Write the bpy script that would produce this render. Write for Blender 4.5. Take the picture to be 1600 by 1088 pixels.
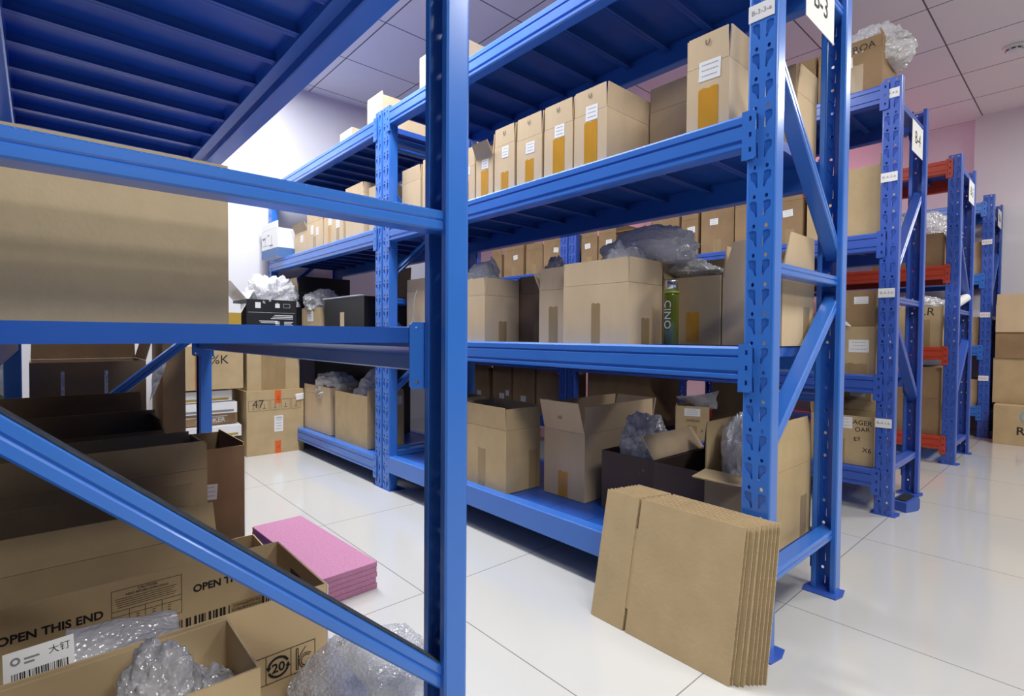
import bpy, bmesh, math, random
from mathutils import Vector, Matrix, noise
from mathutils.geometry import tessellate_polygon
R = math.radians
scn = bpy.context.scene
for o in list(bpy.data.objects): bpy.data.objects.remove(o)
COL = scn.collection

# ------------------------------------------------------------------ camera
CAM_H, F_PX, PITCH, ROLL, YAW = .82, 822.94, 1.3311, .3993, 41.9389
cd = bpy.data.cameras.new('camera'); cam = bpy.data.objects.new('camera', cd); COL.objects.link(cam)
cd.sensor_fit = 'HORIZONTAL'; cd.sensor_width = 36; cd.lens = F_PX*36/1600; cd.clip_start = .02; cd.clip_end = 60
yw, pt, rl = R(YAW), R(PITCH), R(ROLL)
fw = Vector((math.sin(yw)*math.cos(pt), math.cos(yw)*math.cos(pt), -math.sin(pt)))
rt = Vector((math.cos(yw), -math.sin(yw), 0)); up = rt.cross(fw)
rt2 = rt*math.cos(rl)+up*math.sin(rl); up2 = up*math.cos(rl)-rt*math.sin(rl)
M = Matrix((rt2, up2, -fw)).transposed().to_4x4(); M.translation = (0, 0, CAM_H)
cam.matrix_world = M; scn.camera = cam

# ------------------------------------------------------------------ exposure, world
vs = scn.view_settings
scn.display_settings.display_device = 'sRGB'
vs.view_transform = 'Standard'; vs.look = 'None'; vs.gamma = 1; vs.use_curve_mapping = False; vs.exposure = 0.12
w = bpy.data.worlds.new('world'); scn.world = w; w.use_nodes = True
w.node_tree.nodes['Background'].inputs[0].default_value = (.8, .85, 1, 1)
w.node_tree.nodes['Background'].inputs[1].default_value = .008

# ------------------------------------------------------------------ lights (ceiling panels; fixtures are built with them)
CEIL = 2.856
PANELS = [  # x, y, size x, size y, watts, colour
    (.32, -.75, .6, .6, 24, (1, .98, .95)), (.5, -2.3, .6, .6, 46, (1, .98, .95)), (2.1, -.75, .6, .6, 28, (1, .98, .95)), (4.5, -.75, .6, .6, 42, (1, .97, .94)),
    (.97, 1.95, .3, 1.2, 48, (.97, .98, 1)), (.97, 3.45, .3, 1.2, 44, (.97, .98, 1)),
    (2.3, 1.5, .15, .9, .6, (1, .9, .85))]
PINK_FILL = (5.75, 2.75, 2.30, 34, (1, .40, .46))  # added pink fill lamp, put in to tint the far wall and ceiling

# ------------------------------------------------------------------ materials
MATS = {}
def mat(name, col, rough=.5, metal=0, spec=.5, noise_amt=0, nscale=8, bump=0, bscale=60, emit=None, coat=0, stretch=(1,1,1)):
    if name in MATS: return MATS[name]
    m = bpy.data.materials.new(name); m.use_nodes = True; MATS[name] = m
    nt = m.node_tree; b = nt.nodes['Principled BSDF']
    b.inputs['Base Color'].default_value = (*col, 1); b.inputs['Roughness'].default_value = rough
    b.inputs['Metallic'].default_value = metal; b.inputs['Specular IOR Level'].default_value = spec
    b.inputs['Coat Weight'].default_value = coat; b.inputs['Coat Roughness'].default_value = .15
    if noise_amt or bump:
        tc = nt.nodes.new('ShaderNodeTexCoord'); mp = nt.nodes.new('ShaderNodeMapping')
        mp.inputs['Scale'].default_value = stretch
        nt.links.new(tc.outputs['Object'], mp.inputs[0])
    if noise_amt:
        n = nt.nodes.new('ShaderNodeTexNoise'); n.inputs['Scale'].default_value = nscale; n.inputs['Detail'].default_value = 5
        nt.links.new(mp.outputs[0], n.inputs['Vector'])
        r = nt.nodes.new('ShaderNodeMapRange'); r.inputs['From Min'].default_value = .3; r.inputs['From Max'].default_value = .7
        r.inputs['To Min'].default_value = 1-noise_amt; r.inputs['To Max'].default_value = 1+noise_amt
        nt.links.new(n.outputs['Fac'], r.inputs['Value'])
        mx = nt.nodes.new('ShaderNodeVectorMath'); mx.operation = 'SCALE'
        mx.inputs[0].default_value = col; nt.links.new(r.outputs[0], mx.inputs['Scale'])
        nt.links.new(mx.outputs[0], b.inputs['Base Color'])
    if bump:
        n2 = nt.nodes.new('ShaderNodeTexNoise'); n2.inputs['Scale'].default_value = bscale; n2.inputs['Detail'].default_value = 3
        nt.links.new(mp.outputs[0], n2.inputs['Vector'])
        bp = nt.nodes.new('ShaderNodeBump'); bp.inputs['Strength'].default_value = bump; bp.inputs['Distance'].default_value = .004
        nt.links.new(n2.outputs['Fac'], bp.inputs['Height']); nt.links.new(bp.outputs[0], b.inputs['Normal'])
    if emit:
        b.inputs['Emission Color'].default_value = (*col, 1); b.inputs['Emission Strength'].default_value = emit
    return m
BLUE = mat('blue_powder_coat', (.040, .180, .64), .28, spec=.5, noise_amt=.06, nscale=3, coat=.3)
DBLUE = mat('blue_deck_shaded', (.018, .092, .42), .34, noise_amt=.12, nscale=4)  # darker than the rack blue: underside shade put into the deck colour
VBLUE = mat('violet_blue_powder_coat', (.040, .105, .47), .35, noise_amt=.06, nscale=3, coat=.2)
RED = mat('orange_red_powder_coat', (.50, .055, .022), .42, noise_amt=.05, nscale=4)
KRAFT = mat('kraft_cardboard', (.62, .475, .30), .82, spec=.2, noise_amt=.05, nscale=14, bump=.12, bscale=90, stretch=(1, 1, .3))
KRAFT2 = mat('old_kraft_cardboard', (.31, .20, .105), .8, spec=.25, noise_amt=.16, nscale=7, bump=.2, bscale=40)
KRAFT3 = mat('tan_kraft_cardboard', (.50, .372, .205), .82, spec=.2, noise_amt=.07, nscale=10, bump=.12, bscale=80)
FLUTE = mat('corrugated_board_edge', (.50, .39, .24), .9, noise_amt=.35, nscale=260)
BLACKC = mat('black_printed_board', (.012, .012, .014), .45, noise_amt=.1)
AMBER = mat('amber_packing_tape', (.55, .265, .022), .2, spec=.6, noise_amt=.12, nscale=20, bump=.5, bscale=35, stretch=(1, 1, .25))
BROWNT = mat('clear_brown_packing_tape', (.36, .25, .12), .28, spec=.5, noise_amt=.1, nscale=20, bump=.25, bscale=30, stretch=(1, 1, .25))
ORANGE = mat('orange_printed_tape', (.75, .13, .02), .4)
PAPER = mat('white_paper', (.80, .80, .79), .7)
INK = mat('black_ink', (.015, .014, .014), .7)
GREYINK = mat('grey_print', (.22, .22, .23), .7)
WHITEINK = mat('white_print', (.75, .75, .75), .6)
BROWNINK = mat('dark_brown_print', (.06, .04, .025), .7)
PINK = mat('pink_foam', (.52, .235, .37), .9, spec=.15, noise_amt=.08, nscale=120, bump=.5, bscale=160)
WHITEP = mat('white_plastic', (.78, .78, .78), .35)
GREEN = mat('green_plastic', (.01, .14, .05), .35)
YELLOW = mat('mustard_board', (.42, .27, .03), .6)
CHROME = mat('brushed_steel', (.62, .62, .60), .25, metal=1)
OLIVE = mat('olive_green_plastic', (.11, .125, .008), .14, spec=.6, coat=.5)
SKYB = mat('denim_blue_print', (.07, .16, .36), .5)
HOLE = mat('dark_slot', (.01, .01, .015), .8)

def bubble_mat(name, tint, trans, sc=170):
    m = bpy.data.materials.new(name); m.use_nodes = True; nt = m.node_tree; nt.nodes.clear()
    out = nt.nodes.new('ShaderNodeOutputMaterial'); tc = nt.nodes.new('ShaderNodeTexCoord')
    v = nt.nodes.new('ShaderNodeTexVoronoi'); v.inputs['Scale'].default_value = sc
    n = nt.nodes.new('ShaderNodeTexNoise'); n.inputs['Scale'].default_value = 25; n.inputs['Detail'].default_value = 4
    nt.links.new(tc.outputs['Object'], v.inputs['Vector']); nt.links.new(tc.outputs['Object'], n.inputs['Vector'])
    ad = nt.nodes.new('ShaderNodeMath'); ad.operation = 'ADD'
    nt.links.new(v.outputs['Distance'], ad.inputs[0]); nt.links.new(n.outputs['Fac'], ad.inputs[1])
    bp = nt.nodes.new('ShaderNodeBump'); bp.inputs['Strength'].default_value = .55; bp.inputs['Distance'].default_value = .005
    nt.links.new(ad.outputs[0], bp.inputs['Height'])
    p = nt.nodes.new('ShaderNodeBsdfPrincipled'); p.inputs['Base Color'].default_value = (*tint, 1)
    p.inputs['Roughness'].default_value = .14; p.inputs['Specular IOR Level'].default_value = .8
    nt.links.new(bp.outputs[0], p.inputs['Normal'])
    tl = nt.nodes.new('ShaderNodeBsdfTranslucent'); tl.inputs[0].default_value = (*tint, 1); nt.links.new(bp.outputs[0], tl.inputs['Normal'])
    m2 = nt.nodes.new('ShaderNodeMixShader'); m2.inputs[0].default_value = .3; nt.links.new(p.outputs[0], m2.inputs[1]); nt.links.new(tl.outputs[0], m2.inputs[2])
    gl = nt.nodes.new('ShaderNodeBsdfGlossy'); gl.inputs['Roughness'].default_value = .12; bp2 = nt.nodes.new('ShaderNodeBump'); bp2.inputs['Strength'].default_value = 1; bp2.inputs['Distance'].default_value = .012
    nt.links.new(ad.outputs[0], bp2.inputs['Height']); nt.links.new(bp2.outputs[0], gl.inputs['Normal'])
    m3 = nt.nodes.new('ShaderNodeMixShader'); m3.inputs[0].default_value = .3; nt.links.new(m2.outputs[0], m3.inputs[1]); nt.links.new(gl.outputs[0], m3.inputs[2]); m2 = m3
    t = nt.nodes.new('ShaderNodeBsdfTransparent'); mx = nt.nodes.new('ShaderNodeMixShader'); mx.inputs[0].default_value = 1-trans
    nt.links.new(t.outputs[0], mx.inputs[1]); nt.links.new(m2.outputs[0], mx.inputs[2]); nt.links.new(mx.outputs[0], out.inputs[0])
    return m
BUBBLE = bubble_mat('bubble_wrap_film', (.97, .98, 1.0), .22)
POLY = bubble_mat('crumpled_clear_film', (.98, .98, 1.0), .22, 90)

def tile_mat(name, col, line, sx, sy, ox, oy, lw, rough, spec, var=.02, coat=0):
    m = bpy.data.materials.new(name); m.use_nodes = True; nt = m.node_tree; b = nt.nodes['Principled BSDF']
    g = nt.nodes.new('ShaderNodeNewGeometry'); s = nt.nodes.new('ShaderNodeSeparateXYZ'); nt.links.new(g.outputs['Position'], s.inputs[0])
    def mth(op, a, b2=None):
        n = nt.nodes.new('ShaderNodeMath'); n.operation = op
        for i, x in enumerate((a, b2)):
            if x is None: continue
            if isinstance(x, (int, float)): n.inputs[i].default_value = x
            else: nt.links.new(x, n.inputs[i])
        return n.outputs[0]
    def dist(axis, off, size):
        f = mth('DIVIDE', mth('SUBTRACT', s.outputs[axis], off), size)
        return mth('MULTIPLY', mth('PINGPONG', mth('ADD', f, 100.0), .5), size)   # distance to the nearest joint
    d = mth('MINIMUM', dist(0, ox, sx), dist(1, oy, sy))
    k = mth('LESS_THAN', d, lw)
    n = nt.nodes.new('ShaderNodeTexNoise'); n.inputs['Scale'].default_value = 1.3; n.inputs['Detail'].default_value = 6
    nt.links.new(g.outputs['Position'], n.inputs['Vector'])
    mr = nt.nodes.new('ShaderNodeMapRange'); mr.inputs['To Min'].default_value = 1-var; mr.inputs['To Max'].default_value = 1+var
    nt.links.new(n.outputs['Fac'], mr.inputs['Value'])
    sc = nt.nodes.new('ShaderNodeVectorMath'); sc.operation = 'SCALE'; sc.inputs[0].default_value = col; nt.links.new(mr.outputs[0], sc.inputs['Scale'])
    mx = nt.nodes.new('ShaderNodeMix'); mx.data_type = 'RGBA'; nt.links.new(k, mx.inputs[0])
    nt.links.new(sc.outputs[0], mx.inputs[6]); mx.inputs[7].default_value = (*line, 1)
    nt.links.new(mx.outputs[2], b.inputs['Base Color'])
    b.inputs['Roughness'].default_value = rough; b.inputs['Specular IOR Level'].default_value = spec
    b.inputs['Coat Weight'].default_value = coat; b.inputs['Coat Roughness'].default_value = .06
    return m
FLOORM = tile_mat('polished_floor_tile', (.61, .605, .575), (.24, .23, .21), .8, .79, .903, .626, .0016, .11, .5, .03, .3)
CEILM = tile_mat('ceiling_tile', (.84, .80, .78), (.15, .14, .15), .6, .6, 1.705, .75, .0045, .8, .2, .01)
WALLM = mat('white_wall_paint', (.74, .73, .76), .85, spec=.2, noise_amt=.02, nscale=2)

# ------------------------------------------------------------------ helpers
def link(name, me, parent=None, m=None, loc=None, rz=0, mtx=None):
    o = bpy.data.objects.new(name, me); COL.objects.link(o)
    if me is not None and m is not None and not me.materials: me.materials.append(m)
    if mtx is not None: o.matrix_local = mtx
    else:
        if loc: o.location = loc
        if rz: o.rotation_euler = (0, 0, rz)
    if parent is not None: o.parent = parent
    return o
def finish(bm, name, m=None, parent=None, smooth=False, **k):
    bmesh.ops.recalc_face_normals(bm, faces=bm.faces)
    me = bpy.data.meshes.new(name); bm.to_mesh(me); bm.free()
    if smooth:
        for p in me.polygons: p.use_smooth = True
    return link(name, me, parent, m, **k)
def tag(o, label=None, cat=None, group=None, kind=None):
    if label: o['label'] = label
    if cat: o['category'] = cat
    if group: o['group'] = group
    if kind: o['kind'] = kind
    return o
def thing(name, label, cat, loc=(0, 0, 0), rz=0, group=None):
    o = bpy.data.objects.new(name, None); COL.objects.link(o); o.empty_display_size = .1
    o.location = loc; o.rotation_euler = (0, 0, rz)
    return tag(o, label, cat, group)
def abox(bm, x0, x1, y0, y1, z0, z1, bev=0):
    v = [bm.verts.new((x, y, z)) for x in (x0, x1) for y in (y0, y1) for z in (z0, z1)]
    fs = [bm.faces.new([v[i] for i in f]) for f in ((0, 1, 3, 2), (4, 6, 7, 5), (0, 4, 5, 1), (2, 3, 7, 6), (0, 2, 6, 4), (1, 5, 7, 3))]
    if bev:
        es = list({e for f in fs for e in f.edges})
        bmesh.ops.bevel(bm, geom=es, offset=bev, segments=2, affect='EDGES', profile=.6)
def slab(bm, quad, n, t):
    """quad of 3-D points pushed along n by t"""
    n = Vector(n)*t; a = [bm.verts.new(Vector(p)) for p in quad]; b = [bm.verts.new(Vector(p)+n) for p in quad]
    bm.faces.new(a[::-1]); bm.faces.new(b); k = len(a)
    for i in range(k): bm.faces.new((a[i], a[(i+1) % k], b[(i+1) % k], b[i]))
def extrude(bm, prof, axis, a0, a1):
    """closed 2-D profile extruded along an axis. axis 'x': prof=(y,z); 'y': (x,z); 'z': (x,y)"""
    def P(p, a): return {'x': (a, p[0], p[1]), 'y': (p[0], a, p[1]), 'z': (p[0], p[1], a)}[axis]
    A = [bm.verts.new(P(p, a0)) for p in prof]; B = [bm.verts.new(P(p, a1)) for p in prof]; k = len(prof)
    for i in range(k): bm.faces.new((A[i], A[(i+1) % k], B[(i+1) % k], B[i]))
    for loop in (A, B):
        tris = tessellate_polygon([[Vector(v.co) for v in loop]])
        for t in tris:
            try: bm.faces.new([loop[i] for i in t])
            except ValueError: pass
_txt = {}
def text_mesh(s, size, thick=.0002, bold=0):
    k = (s, size, bold)
    if k in _txt: return _txt[k]
    c = bpy.data.curves.new('t', 'FONT'); c.body = s; c.size = size; c.extrude = thick; c.offset = bold
    c.align_x = 'CENTER'; c.align_y = 'CENTER'; c.resolution_u = 3
    o = bpy.data.objects.new('t', c); COL.objects.link(o)
    dg = bpy.context.evaluated_depsgraph_get(); dg.update()
    me = bpy.data.meshes.new_from_object(o.evaluated_get(dg)); me.name = 'lettering'
    bpy.data.objects.remove(o); me.materials.clear(); _txt[k] = me
    return me
def frame(o, r, u, n):
    """matrix: local x=r, y=u, z=n at o"""
    m = Matrix((Vector(r), Vector(u), Vector(n))).transposed().to_4x4(); m.translation = Vector(o); return m
def letters(s, size, m, parent, mtx, name='lettering', bold=0, width=None):
    me = text_mesh(s, size, bold=bold).copy(); me.materials.append(m)
    if width:
        xs = [v.co.x for v in me.vertices]; k = width/(max(xs)-min(xs))
        for v in me.vertices: v.co.x *= k
    return link(name, me, parent, mtx=mtx)
def bars(bm, rects, z0=0, t=.0003):
    for (a, b, c, d) in rects: abox(bm, a, c, b, d, z0, z0+t)
def print_lines(w, h, seed, n=3):
    """rectangles of word-like print inside a w x h label, centred"""
    rr = random.Random(seed); out = []
    for i in range(n):
        y = h/2-h*(i+.8)/(n+.6); x = -w*rr.uniform(.28, .38); e = -x
        while x < e:
            ww = w*rr.uniform(.05, .13); out.append((x, y, min(x+ww, e), y+h*.055)); x += ww+w*.025
    return out
def paper_label(parent, mtx, w, h, seed=0, n=3, text=None, tsize=None, m=None):
    bm = bmesh.new(); abox(bm, -w/2, w/2, -h/2, h/2, 0, .0006)
    p = finish(bm, 'paper_label', m or PAPER, parent, mtx=mtx)
    if text: letters(text, tsize or h*.5, GREYINK, p, Matrix.Translation((0, 0, .0007)))
    elif n:
        bm = bmesh.new(); bars(bm, print_lines(w, h, seed, n), .0006); finish(bm, 'print', mat('pale_grey_print', (.42, .42, .43), .7), p)
    return p
def cbox(loc, rz=0):
    return Matrix.Translation(loc) @ Matrix.Rotation(rz, 4, 'Z')

# ------------------------------------------------------------------ room shell
def struct(name, bm, m, **k):
    return tag(finish(bm, name, m, **k), kind='structure')
X0, X1, X2, YB, YF = -3.2, 6.412, 6.572, -3.2, 4.47
def shell(name, m, *a):
    bm = bmesh.new(); abox(bm, *a); return struct(name, bm, m)
shell('floor', FLOORM, X0-.1, X2+.1, YB-.1, YF+.1, -.1, 0)
shell('ceiling', CEILM, X0-.1, X2+.1, YB-.1, YF+.1, CEIL, CEIL+.1)
shell('wall_far', WALLM, X0-.1, X2+.1, YF, YF+.1, 0, CEIL)
shell('wall_right', WALLM, X2, X2+.1, YB, YF, 0, CEIL)
shell('trim_1', WALLM, X1, X2, YB, .80, 0, CEIL)
LIGHT = mat('lit_diffuser', (1, .98, .95), .5, emit=3.0)
names = ['square ceiling light panel above the end of the nearest rack', 'square ceiling light panel farthest back behind the viewer', 'square ceiling light panel over the end of the second blue rack',
         'square ceiling light panel over the far right cross aisle', 'long ceiling tube light over the aisle behind the nearest rack, nearer one',
         'long ceiling tube light over the aisle behind the nearest rack, by the far wall', 'slim ceiling tube light between the second and third rack rows']
for (x, y, sx, sy, wt, c), nm in zip(PANELS, names):
    t = thing('ceiling_light', nm, 'ceiling light', (x, y, CEIL))
    bm = bmesh.new()
    for a in ((-sx/2-.02, sx/2+.02, -sy/2-.02, -sy/2), (-sx/2-.02, sx/2+.02, sy/2, sy/2+.02), (-sx/2-.02, -sx/2, -sy/2, sy/2), (sx/2, sx/2+.02, -sy/2, sy/2)):
        abox(bm, *a, -.03, 0)
    finish(bm, 'frame', WHITEP, t)
    bm = bmesh.new(); abox(bm, -sx/2, sx/2, -sy/2, sy/2, -.018, -.004); finish(bm, 'diffuser', LIGHT, t)
    ld = bpy.data.lights.new('lamp', 'AREA'); ld.shape = 'RECTANGLE'; ld.size = sx; ld.size_y = sy; ld.energy = wt; ld.color = c
    lo = bpy.data.objects.new('lamp', ld); COL.objects.link(lo); lo.location = (0, 0, -.035); lo.parent = t

t = thing('ceiling_light', 'added round spot that puts a bright patch on the floor by the B-3 rack', 'ceiling light', (1.58, .33, CEIL))  # added spot, put in for the bright patch on the floor
bm = bmesh.new(); bmesh.ops.create_cone(bm, cap_ends=True, segments=24, radius1=.05, radius2=.05, depth=.02); finish(bm, 'housing', WHITEP, t, loc=(0, 0, -.01))
ld = bpy.data.lights.new('lamp', 'SPOT'); ld.energy = 38; ld.spot_size = R(8.5); ld.spot_blend = 1; ld.shadow_soft_size = .03
lo = bpy.data.objects.new('lamp', ld); COL.objects.link(lo); lo.location = (0, 0, -.03); lo.parent = t
t = thing('pink_fill_lamp', 'added unseen pink fill globe in the far right corner, tinting wall and ceiling', 'lamp', PINK_FILL[:3])
bm = bmesh.new(); bmesh.ops.create_uvsphere(bm, u_segments=24, v_segments=12, radius=.07); finish(bm, 'globe', mat('pink_fill_globe', (1, .45, .5), .3, emit=4), t, smooth=True, loc=(0, 0, .12))
bm = bmesh.new(); abox(bm, -.004, .004, -.004, .004, .19, CEIL-PINK_FILL[2]); finish(bm, 'cord', WHITEP, t)
ld = bpy.data.lights.new('lamp', 'POINT'); ld.energy = PINK_FILL[3]; ld.color = PINK_FILL[4]; ld.shadow_soft_size = .03
lo = bpy.data.objects.new('lamp', ld); COL.objects.link(lo); lo.parent = t

# ------------------------------------------------------------------ storage racks
PW, FD, HP = .073, .050, 2.007          # upright web width, flange depth, height
def upright_mesh():
    bm = bmesh.new(); n = 27; ph = HP/n; t = .002
    bw = .006                            # bend at both edges of the web
    def hole_round(cy, cz, r1=.0045, r2=.0055):
        return [(cy+r1*math.cos(a), cz+r2*math.sin(a)) for a in [i*math.pi/4+math.pi/8 for i in range(8)]]
    def tear(sgn, z):
        pts = [(.0265, .040), (.0190, .0435), (.0085, .0405), (.0075, .028), (.0070, .003), (.0100, .001), (.0150, .014), (.0255, .025)]
        return [(PW/2+sgn*a, z+b) for a, b in pts]
    for i in range(n):
        z0, z1 = i*ph, (i+1)*ph
        outer = [(bw, z0), (PW-bw, z0), (PW-bw, z1), (bw, z1)]
        hs = [hole_round(PW/2-.0155, z0+.062), hole_round(PW/2+.0155, z0+.062), tear(1, z0+.008), tear(-1, z0+.008)]
        loops = [outer]+hs; flat = [p for l in loops for p in l]
        tris = tessellate_polygon([[Vector((a, b, 0)) for a, b in l] for l in loops])
        F = [bm.verts.new((0, a, b)) for a, b in flat]; B = [bm.verts.new((t, a, b)) for a, b in flat]
        for tr in tris:
            bm.faces.new([F[j] for j in tr]); bm.faces.new([B[j] for j in tr][::-1])
        k = 4
        for hi, h in enumerate(hs):
            m = len(h)
            for j in range(m): bm.faces.new((F[k+j], F[k+(j+1) % m], B[k+(j+1) % m], B[k+j]))
            if hi > 1:                    # the hook slots are pressed in: a tilted tongue behind the sheet, open at its foot
                zb = min(b for a_, b in h)
                D = [bm.verts.new((t+.0005+.004*(1-(b-zb)/.04), a_, b)) for a_, b in h]
                for tr in tessellate_polygon([[Vector((a_, b, 0)) for a_, b in h]]): bm.faces.new([D[q] for q in tr])
                for j in range(m):
                    if j in (3, 4): continue
                    bm.faces.new((B[k+j], B[k+(j+1) % m], D[(j+1) % m], D[j]))
            k += m
    # side flanges with bent corners and inward lips
    for s in (0, 1):
        def Y(v): return v if s == 0 else PW-v
        out = [(0, bw), (.0012, .0025), (.0035, .0006), (.007, 0), (FD-.004, 0), (FD, .003), (FD, .016)]
        inn = [(FD-t, .016), (FD-t, .004), (FD-.005, t), (.008, t), (.005, .0026), (.003, .004), (t, bw)]
        extrude(bm, [(a, Y(b)) for a, b in out+inn], 'z', 0, HP)
    bmesh.ops.recalc_face_normals(bm, faces=bm.faces)
    me = bpy.data.meshes.new('upright_post'); bm.to_mesh(me); bm.free()
    return me
UP = upright_mesh(); UPV = UP.copy(); UPV.materials.append(VBLUE); UP.materials.append(BLUE)
def foot_mesh():
    bm = bmesh.new(); pts = [(-.004, -.012), (.045, -.020), (.085, -.012), (.085, PW+.012), (.045, PW+.020), (-.004, PW+.012)]
    a = [bm.verts.new((x, y, 0)) for x, y in pts]; b = [bm.verts.new((x, y, .004)) for x, y in pts]
    bm.faces.new(a[::-1]); bm.faces.new(b)
    for i in range(6): bm.faces.new((a[i], a[(i+1) % 6], b[(i+1) % 6], b[i]))
    me = bpy.data.meshes.new('foot_plate'); bm.to_mesh(me); bm.free(); me.materials.append(VBLUE); return me
FOOT = foot_mesh()
BP = [(0, 0), (.006, .003), (.006, .012), (.002, .014), (.002, .022), (.006, .024), (.006, .056), (.002, .058), (.002, .062), (.006, .064), (.006, .080),
      (.002, .086), (-.040, .086), (-.044, .082), (-.044, .003), (-.040, 0)]       # beam section: (outward, up)
def beam_mesh(L, m, plain=False):
    bm = bmesh.new()
    prof = [(-.044, .003), (-.041, 0), (.003, 0), (.006, .003), (.006, .083), (.003, .086), (-.041, .086), (-.044, .083)] if plain else BP
    extrude(bm, [(-a, b) for a, b in prof], 'y', 0, L)
    bmesh.ops.recalc_face_normals(bm, faces=bm.faces)
    me = bpy.data.meshes.new('shelf_beam'); bm.to_mesh(me); bm.free(); me.materials.append(m); return me
def plate_mesh(m, two=False):
    """hook plate on the web (outer leg) plus the end leg the beam is welded to; local y=0 at the beam end, +y over the post"""
    bm = bmesh.new(); h0, h1 = -.032, .092
    # outer leg with rounded corners and three hook slots
    out = [(-.008, h0), (.022, h0), (.027, h0+.006), (.027, h1-.006), (.022, h1), (-.008, h1)]
    hs = [[(.010, z), (.017, z+.002), (.016, z+.013), (.010, z+.013)] for z in (h0+.018, h0+.056, h0+.096)]
    loops = [out]+hs; flat = [p for l in loops for p in l]
    tris = tessellate_polygon([[Vector((a, b, 0)) for a, b in l] for l in loops])
    F = [bm.verts.new((-.0065, a, b)) for a, b in flat]; B = [bm.verts.new((-.0025, a, b)) for a, b in flat]
    for tr in tris: bm.faces.new([F[j] for j in tr]); bm.faces.new([B[j] for j in tr][::-1])
    k = 0
    for h in loops:
        n = len(h)
        for j in range(n): bm.faces.new((F[k+j], F[k+(j+1) % n], B[k+(j+1) % n], B[k+j]))
        k += n
    # end leg, normal to the beam, with two round holes
    r = .0045; q = .080 if two else .046; out2 = [(-.0065, h0), (q-.006, h0), (q, h0+.006), (q, h1-.006), (q-.006, h1), (-.0065, h1)]
    hs2 = [[(q-.015+r*math.cos(a), z+r*math.sin(a)) for a in [i*math.pi/4 for i in range(8)]] for z in (h0+.012, h1-.012)]
    loops = [out2]+hs2; flat = [p for l in loops for p in l]
    tris = tessellate_polygon([[Vector((a, b, 0)) for a, b in l] for l in loops])
    F = [bm.verts.new((a, -.0015, b)) for a, b in flat]; B = [bm.verts.new((a, .0015, b)) for a, b in flat]
    for tr in tris: bm.faces.new([F[j] for j in tr]); bm.faces.new([B[j] for j in tr][::-1])
    k = 0
    for h in loops:
        n = len(h)
        for j in range(n): bm.faces.new((F[k+j], F[k+(j+1) % n], B[k+(j+1) % n], B[k+j]))
        k += n
    bmesh.ops.recalc_face_normals(bm, faces=bm.faces)
    me = bpy.data.meshes.new('connector_plate'); bm.to_mesh(me); bm.free(); me.materials.append(m); return me
PLB, PLV, PLR = plate_mesh(BLUE), plate_mesh(VBLUE), plate_mesh(RED)
def brace(parent, name, p, q, y0, y1, th, m, dark=False):
    """channel brace between (x,z) points, between y0 and y1"""
    p, q = Vector((p[0], 0, p[1])), Vector((q[0], 0, q[1])); d = (q-p); L = d.length; d.normalize()
    n = Vector((-d.z, 0, d.x));
    if n.z < 0: n = -n
    bm = bmesh.new(); h = th/2; g = .003
    prof = [(y0, -h+g), (y0+g, -h), (y1-g, -h), (y1, -h+g), (y1, h-g), (y1-g, h), (y0+g, h), (y0, h-g), (y0, .0035), (y0+.003, 0), (y0, -.0035)]
    A = [bm.verts.new(p+Vector((0, a, 0))+n*b) for a, b in prof]; B = [bm.verts.new(q+Vector((0, a, 0))+n*b) for a, b in prof]
    k = len(prof)
    for i in range(k): bm.faces.new((A[i], A[(i+1) % k], B[(i+1) % k], B[i]))
    bm.faces.new(A); bm.faces.new(B)
    return finish(bm, name, m, parent)
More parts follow.
